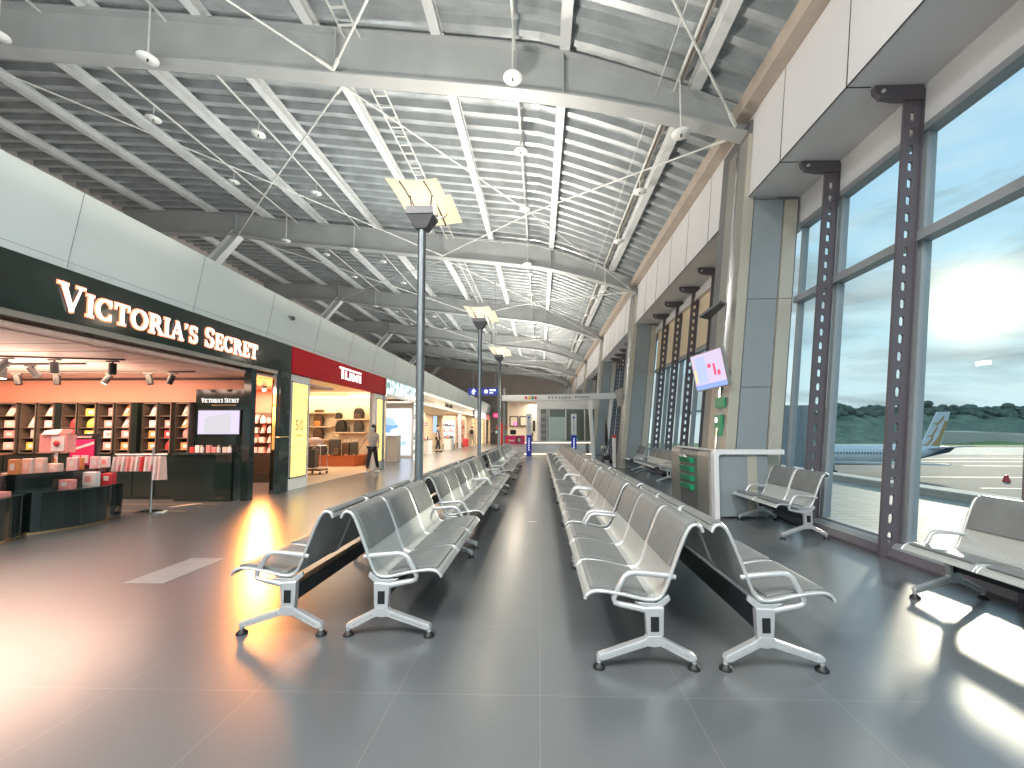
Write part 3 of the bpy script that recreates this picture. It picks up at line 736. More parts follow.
    for hp, kn, an, to in lg:
        b = len(cp); a2 = tuple(kn[i]+(an[i]-kn[i])*.85 for i in range(3)); cp += [(hp,(.088*k,.09*k)),(kn,.064*k),(a2,.050*k)]; ce += [(0,b),(b,b+1),(b+1,b+2)]
    chain('trousers', cp, ce, trousers, t, o0)
    for hp, kn, an, to in lg:
        m = MB(); m.ball(to[0], (to[1]+an[1])/2-.0*k, .045*k, .048*k, .12*k, .045*k, 12, 8); m.build('shoe', shoes, t)
    if backpack:
        m = MB().cbox(-.13*k,.13*k,.09*k,.22*k,.98*k,1.30*k,.05*k); bp = m.build('backpack', backpack, t)
        for sx in (-1, 1): MB().tube([P(.09*sx,.10,1.29), P(.10*sx,-.02,1.33), P(.11*sx,-.10,1.20), P(.11*sx,-.06,1.02), P(.12*sx,.09,1.0)], .014*k, 6).build('strap', backpack, bp)
    return t
person('person in grey print T-shirt, black trousers and blue face mask walking past the luggage shop', -5.2, 12.75, radians(-12), 1.52, M['cloth_grey'], M['cloth_dark'], M['shoe'], True, True, ((.55,.0,.04),(.18,.10,.05)), .17)
person('person in dark clothes standing sideways at the cosmetics shop front with an arm out', -6.3, 25.4, radians(100), 1.72, M['cloth_blue'], M['cloth_dark'], M['black'], False, False, ((.1,.02,0),(.1,.34,.10)), .10)
person('person with a black backpack and khaki trousers walking away down the hall', -5.85, 35.6, radians(170), 1.72, M['cloth_grey'], M['cloth_khaki'], M['shoe'], False, False, ((.2,.05,0),(.2,.05,0)), .12, True, M['black'])

# ------------------------------------------------------------------ serif glyphs for the big shop sign (x right, y up, unit cap height)
def bar(x0, y0, x1, y1, w):
    dx, dy = x1-x0, y1-y0; l = sqrt(dx*dx+dy*dy); nx, ny = -dy/l*w/2, dx/l*w/2
    return [(x0+nx,y0+ny),(x1+nx,y1+ny),(x1-nx,y1-ny),(x0-nx,y0-ny)]
def hb(x0, x1, y0, y1): return [(x0,y0),(x1,y0),(x1,y1),(x0,y1)]
def arc(cx, cy, rx, ry, a0, a1, tk, tn, n=16):
    """stroke thick where vertical, thin where horizontal; list of quads"""
    out = []; P = []
    for i in range(n+1):
        a = radians(a0+(a1-a0)*i/n); w = tn+(tk-tn)*abs(cos(a))**1.3; l = Vector((cos(a)/rx, sin(a)/ry)).normalized()
        c = (cx+rx*cos(a), cy+ry*sin(a)); P.append(((c[0]+l.x*w/2, c[1]+l.y*w/2), (c[0]-l.x*w/2, c[1]-l.y*w/2)))
    return [[p[0], q[0], q[1], p[1]] for p, q in zip(P, P[1:])]
TK, TN, SFH = .16, .055, .045
def stem(x): return [hb(x-TK/2, x+TK/2, 0, 1), hb(x-TK/2-.08, x+TK/2+.08, 0, SFH), hb(x-TK/2-.08, x+TK/2+.08, 1-SFH, 1)]
G = {
 'V': (.98, [bar(.17,1,.50,.02,TK), bar(.83,1,.50,.02,TN+.01), hb(0,.34,1-SFH,1), hb(.68,.98,1-SFH,1)]),
 'I': (.34, stem(.17)),
 'C': (.86, arc(.46,.5,.38,.46,48,312,TK,TN,24)+[bar(.74,.98,.74,.68,.035), bar(.74,.30,.74,.04,.03)]),
 'T': (.82, [hb(.33,.49,0,1), hb(.22,.60,0,SFH), hb(.03,.79,1-.06,1), bar(.05,.97,.05,.74,.04), bar(.77,.97,.77,.74,.04)]),
 'O': (.98, arc(.49,.5,.40,.46,0,360,TK,TN,32)),
 'R': (.90, stem(.19)+arc(.36,.74,.26,.225,-90,90,TK,TN,14)+[hb(.19,.38,.97-.0,1.0-.008), hb(.19,.38,.49,.54), bar(.42,.52,.80,.02,TK*.9), hb(.68,.90,0,SFH)]),
 'A': (.92, [bar(.13,0,.45,1,TN+.01), bar(.79,0,.45,.99,TK), hb(.24,.66,.32,.37), hb(0,.27,0,SFH), hb(.64,.94,0,SFH)]),
 'S': (.68, arc(.34,.735,.22,.225,40,250,TK*.9,TN,16)+arc(.33,.27,.24,.235,70,-150,TK*.9,TN,16)+[bar(.575,.96,.575,.72,.035), bar(.085,.30,.085,.04,.035)]),
 'E': (.72, stem(.19)+[hb(.19,.64,1-.05,1), hb(.19,.66,0,.05), hb(.19,.52,.48,.53), bar(.63,.99,.63,.78,.04), bar(.655,.01,.655,.24,.04), bar(.52,.40,.52,.62,.035)]),
 "'": (.26, [[(.06,.98),(.20,.98),(.16,.84),(.08,.70)]]),
}
def glyphs(string, cap, small, gap=.10):
    x = 0; polys = []
    for i, ch in enumerate(string):
        if ch == ' ': x += cap*.42; continue
        h = cap if (i == 0 or string[i-1] == ' ') else small
        w, ps = G[ch]
        for p in ps: polys.append([(x+a*h, b*h) for a, b in p])
        x += w*h + gap*small
    return polys, x
def sign_text(name, string, cap, small, width, mat_, origin, xa, parent, depth, grow=0, off=(0,0,0)):
    """every letter a mesh of its own"""
    tot = glyphs(string, cap, small)[1]; k = width/tot; x = 0
    for i, ch in enumerate(string):
        if ch == ' ': x += cap*.42; continue
        h = cap if (i == 0 or string[i-1] == ' ') else small
        if ch == "'" : h = small
        w, ps = G[ch]; m = MB()
        for q, p in enumerate(ps):
            p = [(x+c*h, d*h + (0 if h == cap else 0)) for c, d in p]
            if grow:
                cx = sum(c for c, d in p)/len(p); cy = sum(d for c, d in p)/len(p)
                p = [(c+grow*(1 if c > cx else -1), d+grow*(1 if d > cy else -1)) for c, d in p]
            ar = sum(p[j][0]*p[(j+1) % len(p)][1]-p[(j+1) % len(p)][0]*p[j][1] for j in range(len(p)))
            if ar < 0: p = p[::-1]
            m.prism([(c*k, d) for c, d in p], 'z', -depth, .0004*(q % 5))
        o = m.build(name, mat_, parent); frame_obj(o, [(origin[j]-off[j])*S for j in range(3)], xa, (0,0,1))
        x += w*h + .10*small

# ------------------------------------------------------------------ shop with the big serif sign
t = empty('shop_sign', 'long glossy black fascia sign with glowing white serif letters', 'sign', (-5.5, 1.5, 2.54)); o_ = (-5.5, 1.5, 2.54)
box(-5.62,-5.46,-3.5,8.86,2.56,3.17).build('sign_board', M['vssign'], t, o_)
sign_text('letter_halo', "VICTORIA'S SECRET", .315, .262, 3.32, M['halo'], (-5.447, 4.44, 2.682), (0,1,0), t, .004, .018, o_)
sign_text('letter', "VICTORIA'S SECRET", .315, .262, 3.32, M['letter'], (-5.43, 4.44, 2.682), (0,1,0), t, .012, 0, o_)
box(-5.56,-5.47,-3.5,8.42,2.49,2.56).build('steel_edge', M['steel'], t, o_)
m = MB()
for k in range(12): m.box(-5.52,-5.50,-3.2+k,-3.12+k,2.475,2.49)
m.build('edge_clips', M['black'], t, o_)
# shell
struct('wall_shop_back', MB().box(-15,-5.95,8.15,8.25,0,1.87).box(-15,-5.95,8.16,8.25,1.87,2.48), M['pinkwall'])
struct('trim_7', MB().box(-15,-5.76,8.11,8.15,2.33,2.37).box(-15,-5.76,8.10,8.15,1.85,1.88), M['vsblack'])
struct('wall_shop_side', box(-15.1,-15,-3.5,8.25,0,2.6), M['pinkwall'])
m = MB().box(-15,-5.56,-3.5,10.9,2.40,2.45)
struct('ceiling_shop', m, M['ceilpink'])
m = MB()
random.seed(3)
for k in range(60):
    y = -1+k*.16
    x0 = -15; 
    while x0 < -5.8:
        x1 = min(-5.72, x0+random.uniform(.8,2.4)); m.box(x0+.003,x1-.003,y+.003,y+.157,2.39-random.choice([0,0,.004,.007]),2.401); x0 = x1
struct('trim_8', m, M['ceilpink'])
# display bays along the back wall
BAYS = [(a_-.2, b_-.2) for a_, b_ in [(-10.5,-10.05),(-9.98,-9.66),(-9.64,-9.3),(-9.15,-8.84),(-8.82,-8.46),(-8.43,-8.10),(-8.07,-7.76),(-7.52,-7.23),(-7.20,-6.95),(-6.87,-6.59)]]
M['pinkbox'] = noisy(mat('pink_box', (.80,.32,.30), .45), .1, 12); M['blushbox'] = noisy(mat('blush_box', (.82,.55,.48), .45), .1, 12)
M['redbox'] = mat('red_box', (.65,.05,.06), .4); M['yelbox'] = mat('yellow_box', (.85,.55,.10), .4); M['orabox'] = mat('orange_box', (.80,.30,.10), .4); M['whitebox'] = mat('white_box', (.80,.72,.70), .45); M['stripe'] = None
def stripe():
    m = mat('striped_box', (.8,.4,.4), .4); b = m.node_tree.nodes['Principled BSDF']; tc = nd(m, 'ShaderNodeTexCoord'); w = nd(m, 'ShaderNodeTexWave'); w.inputs['Scale'].default_value = 14
    lk(m, tc.outputs['Object'], w.inputs[0]); g = mathn(m, 'GREATER_THAN', w.outputs[0], .5); lk(m, mixc(m, g, (.80,.30,.34), (.85,.75,.72)), b.inputs['Base Color']); return m
M['stripe'] = stripe()
cn = {'pinkbox':'pink','blushbox':'blush','redbox':'red','yelbox':'yellow','orabox':'orange','whitebox':'white','stripe':'pink striped'}
bayname = ['leftmost bay at the picture edge','second bay from the left','third bay from the left','fourth bay from the left','fifth bay from the left','sixth bay from the left','seventh bay from the left','third bay left of the wall screen','second bay left of the wall screen','bay next to the wall screen']
rows = {1.60:'top shelf',1.37:'second shelf',1.17:'third shelf',.94:'fourth shelf'}
lay = [[('blushbox',1.60,'lean'),('blushbox',1.37,'box'),('pinkbox',1.17,'box'),('blushbox',.94,'box')],
       [('blushbox',1.37,'lean'),('blushbox',1.17,'small'),('yelbox',.94,'box')],
       [('blushbox',1.60,'lean'),('stripe',1.37,'box'),('whitebox',1.17,'box')],
       [('redbox',1.37,'pouch'),('redbox',1.17,'pouch')],
       [('yelbox',1.60,'box'),('yelbox',1.37,'pouch'),('yelbox',1.17,'box')],
       [('pinkbox',1.60,'small'),('pinkbox',1.37,'box'),('whitebox',1.17,'box'),('pinkbox',.94,'box')],
       [('orabox',1.60,'lean'),('pinkbox',1.37,'lean'),('pinkbox',1.17,'box'),('orabox',.94,'box')],
       [('blushbox',1.60,'lean'),('stripe',1.37,'box'),('orabox',1.17,'box'),('orabox',.94,'box')],
       [('pinkbox',1.37,'box'),('redbox',1.17,'box'),('redbox',.94,'pouch')],
       [('blushbox',1.60,'lean'),('orabox',1.37,'lean'),('pinkbox',1.17,'pouch'),('orabox',.94,'box')]]
def product(kind, mk, x, y, z, lab, group, w=.19, h=.16, d=.10):
    if kind == 'lean':
        m = MB().hexa([(x-w*.32,y-.04,z),(x+w*.38,y-.04,z),(x+w*.38,y-.015,z),(x-w*.32,y-.015,z),(x-w*.22,y+.04,z+h*1.12),(x+w*.5,y+.04,z+h*1.12),(x+w*.5,y+.062,z+h*1.1),(x-w*.22,y+.062,z+h*1.1)])
        nme, ct = 'gift_box', 'box'
    elif kind == 'pouch':
        m = MB().lathe([(w*.46,z),(w*.5,z+h*.3),(w*.44,z+h*.6),(w*.2,z+h*.9),(w*.05,z+h)], x, y, 12); m.v = [(a, y+(b-y)*.5, c) for a, b, c in m.v]; nme, ct = 'gift_pouch', 'pouch'
    elif kind == 'small': m = MB().cbox(x-w*.2,x+w*.3,y-d*.4,y+d*.4,z,z+h*.8,.008); nme, ct = 'gift_box', 'box'
    else: m = MB().cbox(x-w/2,x+w/2,y-d/2,y+d/2,z,z+h*.72,.008); nme, ct = 'gift_box', 'box'
    o = single(nme, m, M[mk], lab, ct, group, (x, y, z))
    if kind in ('box','lean') and w > .12:
        L = MB()
        if kind == 'box': L.box(x-w*.22,x+w*.22,y-d/2-.003,y-d/2,z+h*.2,z+h*.52)
        else: L.hexa([(x-w*.12,y-.043,z+h*.25),(x+w*.2,y-.043,z+h*.25),(x+w*.2,y-.020,z+h*.25),(x-w*.12,y-.020,z+h*.25),(x-w*.05,y+.0,z+h*.75),(x+w*.27,y+.0,z+h*.75),(x+w*.27,y+.01,z+h*.75),(x-w*.05,y+.01,z+h*.75)])
        q = L.build('box_label', M['whitebox'] if mk != 'whitebox' else M['pinkbox'], o, (x,y,z))
    return o
for i, (a, b) in enumerate(BAYS):
    t = empty('display_shelf', 'tall lit display shelf on the pink back wall, '+bayname[i], 'shelf', (a, 7.8, .86), group='display bays of the gift wall')
    o_ = (a, 7.8, .86)
    MB().box(a,a+.02,7.8,8.09,.86,1.85).box(b-.02,b,7.8,8.09,.86,1.85).box(a,b,7.8,8.09,1.83,1.85).box(a,b,7.8,8.09,.86,.88).build('carcass', M['shelfwood'], t, o_)
    box(a+.02,b-.02,8.07,8.09,.88,1.83).build('back_panel', M['shelfwood'] if i not in (3,7) else M['vsblack'], t, o_)
    for z in (1.60,1.37,1.17,.94) if True else ():
        if i in (1,) and z == 1.60: continue
        s_ = box(a+.02,b-.02,7.82,8.07,z-.014,z).build('shelf_board', M['shelfwood'], t, o_)
    for z in (1.60,1.37,1.17,.94): pass
    MB().box(a-.004,a+.014,7.79,7.80,.86,1.85).build('front_edge', M['vsblack'], t, o_)
    for mk, z, kd in lay[i]:
        product(kd, mk, (a+b)/2+(.04 if kd != 'lean' else -.01), 7.90, z+.001, '%s %s, %s, %s' % (cn[mk], {'lean':'leaning gift box','pouch':'soft pouch','box':'gift box','small':'small box'}[kd], rows[z], bayname[i]), 'gifts on the back wall shelves', w=min(.24,(b-a)*.66)*(1 if kd != 'lean' else .85), h=.19)
m = MB().box(-10.8,-6.86,7.72,8.10,.0,.84)
o = single('base_cabinet', m, M['vsblack'], 'long black base cabinet below the gift shelves', 'cabinet', None, (-8.6,7.9,0))
for k in range(9): MB().box(-10.75+k*.43,-10.35+k*.43,7.708,7.719,.06,.80).build('door', M['vsblack'], o, (-8.6,7.9,0))
for x in (-9.22,-7.66,-6.92,-7.60):
    pass
for k, x in enumerate((-9.47,-7.92)):
    single('wall_panel', box(x,x+.1,7.80,8.10,.84,1.85), M['vsblack'], 'narrow black panel between gift shelves, %s' % ('left one' if k == 0 else 'right one'), 'panel', None, (x,7.8,.84))
# screen unit
t = empty('screen_counter', 'black counter unit with a pale lilac wall screen and small white shop lettering', 'counter', (-6.1,7.8,0)); o_ = (-6.1,7.8,0)
MB().box(-6.77,-5.70,7.52,7.92,0,.86).build('counter_body', M['vsblack'], t, o_); MB().box(-6.78,-5.68,7.48,7.94,.86,.90).build('counter_top', M['marble'], t, o_)
box(-6.77,-5.72,7.92,8.09,.9,2.12).build('back_panel', M['vsblack'], t, o_)
q = box(-6.70,-5.84,7.89,7.92,1.22,1.72).build('screen_frame', M['black'], t, o_)
M['lilac'] = emi('lilac_screen', (.62,.55,.85), .95); M['lilac2'] = emi('screen_paper', (.60,.58,.62), .85)
box(-6.68,-5.86,7.885,7.889,1.24,1.70).build('screen', M['lilac'], q, o_)
MB().prism([(-6.55,1.25),(-6.02,1.25),(-6.02,1.66),(-6.55,1.56)], 'y', 7.881, 7.884).build('screen_picture', M['lilac2'], q, o_)
sign_text('letter', "VICTORIA'S SECRET", .085, .072, .76, M['letterw'], (-6.66, 7.915, 1.86), (1,0,0), t, .004, 0, o_)
m = MB()
for k in range(14): m.box(-6.44+k*.035,-6.425+k*.035,7.914,7.919,1.80,1.815)
m.build('small_lettering', M['brass'], t, o_)
for k in range(8):
    x = -6.56+k*.105; mk = ['redbox','whitebox','whitebox','pinkbox','pinkbox','whitebox','blushbox','whitebox'][k]
    if k in (2, 5, 7):
        o = single('perfume_bottle', MB().cbox(x-.028,x+.028,7.60,7.64,.90,1.00,.01), M[mk], 'small perfume bottle on the counter under the lilac screen, %s from the left' % ORD[k], 'bottle', 'bottles and boxes under the screen', (x,7.62,.9))
        MB().cyl(x,7.62,1.00,1.035,.015,10).build('cap', M['brass'], o, (x,7.62,.9))
    else: single('perfume_box', MB().cbox(x-.04,x+.04,7.62,7.69,.90,1.0+.03*(k % 2),.006), M[mk], '%s perfume box on the counter under the lilac screen, %s from the left' % (cn[mk], ORD[k]), 'box', 'bottles and boxes under the screen', (x,7.65,.9))
# glass front posts
single('door_post', MB().box(-5.58,-5.44,7.60,7.74,0,2.49), M['vsblack'], 'black post at the right side of the wide gift shop opening', 'post', None, (-5.5,7.67,0))
single('glass_edge_post', MB().box(-5.56,-5.50,8.43,8.475,0,2.48), M['chrome'], 'slim bright steel edge of the dark marble pier', 'post', None, (-5.53,8.45,0))
t = empty('marble_pier', 'dark green marble pier between the gift shop and the yellow poster', 'pier', (-5.55,8.62,0))
MB().box(-5.62,-5.44,8.48,8.83,0,1.17).box(-5.62,-5.44,8.48,8.83,1.18,2.555).build('stone_cladding', M['marble'], t, (-5.55,8.62,0))
MB().box(-5.435,-5.425,8.48,8.83,1.168,1.182).build('brass_band', M['brass'], t, (-5.55,8.62,0))
# room behind second opening
struct('wall_shop_inner', MB().box(-8.3,-6.3,10.7,10.8,0,2.4), M['pinkwall'])
t = empty('gift_rack', 'lit rack of pink gifts seen through the narrow opening', 'rack', (-7.1,10.4,0)); o_ = (-7.1,10.4,0)
box(-7.9,-6.35,10.3,10.68,0,.72).build('cabinet', M['vsblack'], t, o_)
MB().box(-7.9,-6.35,10.64,10.68,.72,1.78).build('back_panel', M['shelfwood'], t, o_)
for z in (.74,1.0,1.25,1.50): box(-7.9,-6.35,10.40,10.64,z-.012,z).build('shelf_board', M['vsblack'], t, o_)
for z, rn in ((.741,'bottom'),(1.001,'second'),(1.251,'third'),(1.501,'top')):
    for k in range(6):
        x = -7.55+k*.19; mk = ['pinkbox','blushbox','redbox','whitebox','stripe','pinkbox'][(k*3+int(z*10)) % 6]
        product(['box','lean','pouch','box','box','lean'][(k+int(z*4)) % 6], mk, x, 10.5, z, '%s gift, %s shelf behind the narrow opening, %s from the left' % (cn[mk], rn, ORD[k]), 'gifts behind the narrow opening', w=.15, h=.2)
# curved gondolas with gifts, lined up along the open shop front
def gondola(L, ya, lab, bulge, top=.75, mid=.52, xb=-6.38):
    t = empty('display_table', lab, 'display table', (xb, ya, 0), group='curved display tables')
    n = 14; fr = [(L*i/n, -bulge*(1-(2*i/n-1)**2)) for i in range(n+1)]; bk = [(L, .70),(0, .70)]
    def T(m): return m.rotz(pi/2)
    T(MB().prism(fr+bk, 'z', .03, mid)).build('drum_body', M['vsblack'], t)
    up = [(x*.98+.01*L, y*.6+.24) for x, y in fr]
    T(MB().prism(up+bk, 'z', mid, top)).build('upper_step', M['vsblack'], t)
    T(MB().prism([(x, y-.01) for x, y in fr]+bk, 'z', mid-.012, mid+.004)).build('glass_ledge', M['marble'], t)
    for i in range(1, n, 2): T(MB().cyl(fr[i][0], fr[i][1]+.002, .05, mid-.02, .010, 6)).build('rib', M['vsblack'], t)
    T(MB().prism([(x, y*.9+.03) for x, y in fr]+bk, 'z', 0, .03)).build('plinth', M['brass'], t)
gondola(1.14, 5.06, 'curved glossy black ribbed display table beside the chrome garment rack', .20)
gondola(1.10, 3.90, 'curved black display table at the picture edge, closest to the hall', .20)
def G_(x, y, z, w, h, d, mk, lab): product('box', mk, x, y, z, lab, 'gifts on the curved display tables', w=w, h=h/.72, d=d)
for k, (y, mk) in enumerate([(4.72,'blushbox'),(4.86,'blushbox'),(5.10,'orabox'),(5.24,'blushbox'),(5.38,'blushbox')]): G_(-6.68,y,.751,.13,.19,.05,mk,'%s gift box in the row at the picture edge, %s from left' % (cn[mk],ORD[k]))
for k, (y, mk) in enumerate([(4.55,'redbox'),(4.78,'pinkbox')]): G_(-6.44,y,.525,.15,.05,.14,mk,'flat %s gift box lying on the ledge at the picture edge, %s' % (cn[mk], 'outer one' if k == 0 else 'inner one'))
G_(-6.44,5.50,.525,.17,.115,.09,'pinkbox','pink gift box on the lower ledge of the curved display table')
G_(-6.43,5.78,.525,.21,.19,.08,'whitebox','large white gift box with pink label on the lower ledge')
G_(-6.42,6.02,.525,.17,.15,.08,'redbox','red gift box at the far end of the lower ledge')
G_(-6.72,5.58,.751,.15,.10,.08,'blushbox','small blush gift box on the upper step of the curved table')
G_(-6.66,5.74,.751,.16,.17,.04,'stripe','lilac striped gift card box on the upper step of the table')
G_(-6.80,5.92,.751,.17,.16,.05,'orabox','orange gift box on the upper step beside the striped box')
G_(-6.60,5.98,.751,.14,.17,.04,'stripe','pink striped gift box on the upper step before the rack')
G_(-6.62,6.14,.751,.14,.16,.04,'whitebox','white gift box at the far end of the upper step')
t = empty('display_case', 'open peach presentation case standing above the row of gift boxes', 'case', (-7.0,5.8,.75)); o_ = (-7.0,5.8,.75)
box(-7.25,-6.84,5.8,5.92,.99,1.25).build('case_body', M['pinkbox'], t, o_); box(-7.06,-6.87,5.79,5.80,1.01,1.23).build('white_tray', M['whitebox'], t, o_); MB().box(-7.06,-7.02,5.8,5.85,.75,.99).build('stand', M['chrome'], t, o_)
MB().ball(-6.97,5.78,1.12,.045,.02,.045).build('rosette', M['redbox'], t, o_); MB().hexa([(-7.2,5.77,1.25),(-6.95,5.77,1.25),(-6.95,5.95,1.26),(-7.2,5.95,1.26),(-7.17,5.82,1.31),(-6.93,5.82,1.33),(-6.93,5.95,1.33),(-7.17,5.95,1.31)]).build('lid', M['blushbox'], t, o_)
t = empty('poster_stand', 'black framed pink and white poster standing on the display table', 'poster', (-7.0,6.15,.75)); o_ = (-7.0,6.15,.75)
def PX_(m): return m.move(-.22, .06, 0)
PX_(box(-7.02,-6.56,6.1,6.14,.70,1.26)).build('frame', M['black'], t, o_); q = PX_(box(-6.98,-6.60,6.092,6.10,.78,1.17)).build('print', M['pink'], t, o_)
for m in (box(-6.93,-6.82,6.088,6.092,.81,.93), box(-6.79,-6.68,6.088,6.092,.81,.93), MB().prism([(-6.98,.98),(-6.60,1.10),(-6.60,1.14),(-6.98,1.02)], 'y', 6.088, 6.092)): PX_(m).build('print_motif', M['whitebox'], q, o_)
for z in (1.195, 1.215): PX_(box(-6.93+z-1.195,-6.65,6.094,6.10,z,z+.008)).build('print_heading', M['whitebox'], q, o_)
# garment rack
t = empty('garment_rack', 'chrome rack hung with small garments on a bright steel foot', 'rack', (-6.25,6.5,0)); o_ = (-6.25,6.5,0)
MB().tube([(-6.22,6.5,.02),(-6.22,6.5,1.04)], .016, 8).build('post', M['chrome'], t, o_); MB().tube([(-6.80,6.46,.92),(-6.02,6.54,.92)], .012, 6).build('rail', M['chrome'], t, o_)
MB().box(-6.40,-6.06,6.38,6.62,0,.025).build('foot', M['chrome'], t, o_)
for k in range(11):
    x = -6.77+k*.068; y = 6.46+(x+6.8)*.10; mk = ['whitebox','stripe','whitebox','pinkbox','blushbox','whitebox','redbox','whitebox','stripe','whitebox','blushbox'][k]; h = .22 if k < 9 else .36
    m = MB().hexa([(x-.010,y-.08,.88-h),(x+.016,y-.08,.88-h),(x+.018,y+.08,.87-h),(x-.012,y+.08,.87-h),(x-.020,y-.05,.89),(x+.014,y-.05,.89),(x+.014,y+.05,.89),(x-.020,y+.05,.89)])
    o = single('hung_garment', m, M[mk], '%s small garment hung on the chrome rack, %s from the left' % (cn[mk], ORD[k]), 'garment', 'garments on the chrome rack', (x,y,.9)); MB().tube([(x,y,.888),(x,y,.915),(x,y+.012,.933)], .003, 4).build('hanger_hook', M['chrome'], o, (x,y,.9))
# track lights
tracks = [((-8.9,5.35),(-6.2,5.95)),((-11,6.3),(-7.2,6.3)),((-12,7.2),(-6.2,7.2))]
for k, (a, b) in enumerate(tracks):
    tag(MB().tube([(a[0],a[1],2.365),(b[0],b[1],2.365)], .018, 4, smooth=False).build('light_track', M['black'], None), 'black ceiling light track in the gift shop, %s' % ['nearest the sign','middle one','farthest, by the back wall'][k], 'light track', 'black light tracks')
tl = None
for k, (x, y, dx, dy, lit) in enumerate([(-8.3,5.48,0,-.1,0),(-7.6,5.64,-.5,-.3,0),(-7.05,5.76,-.05,.1,0),(-6.35,5.92,0,0,0),(-9.3,6.3,.5,.1,0),(-8.55,6.3,0,.0,1),(-8.1,6.3,.7,.2,0),(-9.5,7.2,.3,0,0),(-8.75,7.2,.1,0,0),(-7.75,7.2,-.5,-.3,1),(-7.05,7.2,.3,0,0),(-6.6,7.2,-.4,0,0)]):
    lab = 'black cylindrical track spotlight in the gift shop ceiling, %s' % ORD[k]
    lab = 'black track spotlight on the %s track, %s' % (['nearest','middle','farthest'][0 if k < 4 else 1 if k < 7 else 2], ['first from left','second from left','third from left','fourth from left','fifth from left'][k if k < 4 else k-4 if k < 7 else k-7])
    t = empty('track_spotlight', lab, 'spotlight', (x, y, 2.345), group='black track spotlights')
    MB().box(-.09,.09,-.018,.018,-.02,0).build('adapter', M['black'], t)
    d = Vector((dx, dy, -1)).normalized(); c = Vector((0,0,-.04)); h = MB().tube([c, c+d*.17], .048, 12).build('lamp_head', M['black'], t)
    MB().tube([(0,0,-.02),(0,0,-.06)], .012, 6).build('yoke', M['black'], t)
    if lit: MB().tube([c+d*.17, c+d*.174], .042, 12).build('lens', M['spotglow'], h)
spot('shop_spot', (-6.9, 10.2, 2.0), (1.30,-2.25,-.44), 2200, (1,.30,.05), 40, .9, .5); area('shop_fill_glow', (-6.15, 8.95, 1.35), .9, 1.7, 35, (1,.34,.08), (.8,-1.2,-.12), 110); area('shop_fill_up', (-8.5, 6.0, 1.9), 3, 2, 70, (1,.74,.60), (0,0,1))  # both area lights are added fill without fixtures: floor glow and ceiling
MB_ = empty('ceiling_spotlight', 'glowing round ceiling spotlight seen through the narrow opening', 'spotlight', (-6.62, 9.7, 2.30))
MB().cyl(0,0,-.0,.09,.05,12).build('housing', M['black'], MB_); MB().ball(0,-.01,-.02,.035,.035,.03).build('bulb', M['spotglow'], MB_)
M['inlay'] = noisy(mat('grey_floor_inlay', (.30,.30,.30), .3), .1, 8)
# floor inlays
struct('trim_9', MB().hexa([(-9.0,7.15,.001),(-5.7,7.25,.001),(-5.7,7.28,.001),(-9.0,7.18,.001),(-9.0,7.15,.004),(-5.7,7.25,.004),(-5.7,7.28,.004),(-9.0,7.18,.004)]).box(-6.9,-5.75,6.6,6.63,.001,.004), M['brass'])
struct('trim_10', MB().hexa([(-6.35,6.95,.002),(-6.18,7.0,.002),(-6.05,7.3,.002),(-6.22,7.28,.002),(-6.35,6.95,.006),(-6.18,7.0,.006),(-6.05,7.3,.006),(-6.22,7.28,.006)]), M['lightwood'])
struct('trim_11', box(-3.56,-3.21,3.5,4.2,.0005,.003), M['inlay'])
single('floor_outlet', box(-.16,-.05,5.95,6.02,0,.004), M['concrete'], 'small pale outlet plate set in the central aisle floor', 'outlet', None, (-.1,6,0))
area('shop_light_a', (-8.5,6.0,2.34), 4, 2.5, 210, (1,.66,.50)); area('shop_light_b', (-7.1,9.5,2.36), 1.4, 1.6, 120, (1,.62,.42)); area('shop_light_c', (-9.2,7.1,2.33), 5, .15, 50, (1,.62,.40), (0,.7,-1))
# ------------------------------------------------------------------ luggage shop
t = empty('shop_sign', 'red fascia sign with white four-letter luggage shop name', 'sign', (-5.45, 11.6, 2.6)); o_ = (-5.45, 11.6, 2.6)
box(-5.62,-5.45,8.88,14.3,2.58,3.17).build('sign_board', M['red'], t, o_)
Y0 = 11.0; zb_, zt_ = 2.74, 3.06
def rbx(m, y0, y1, z0, z1): m.box(-5.449,-5.43,y0,y1,z0,z1)
l = MB(); rbx(l, Y0, Y0+1.35, zt_-.05, zt_); rbx(l, Y0+.12, Y0+.22, zb_, zt_-.049); l.build('letter', M['letterw'], t, o_)
l = MB(); rbx(l, Y0+.32, Y0+.41, zb_, zt_-.09); rbx(l, Y0+.41, Y0+.60, zb_, zb_+.055); rbx(l, Y0+.60, Y0+.69, zb_, zt_-.09); l.build('letter', M['letterw'], t, o_)
l = MB(); rbx(l, Y0+.78, Y0+.86, zb_, zt_-.09); rbx(l, Y0+1.06, Y0+1.14, zb_, zt_-.09)
l.prism([(Y0+.86,zt_-.09),(Y0+.96,zb_+.13),(Y0+1.06,zt_-.09),(Y0+1.06,zt_-.18),(Y0+.99,zb_+.02),(Y0+.93,zb_+.02),(Y0+.86,zt_-.18)], 'x', -5.449, -5.43); l.build('letter', M['letterw'], t, o_)
l = MB(); rbx(l, Y0+1.24, Y0+1.33, zb_, zt_-.09); l.build('letter', M['letterw'], t, o_)
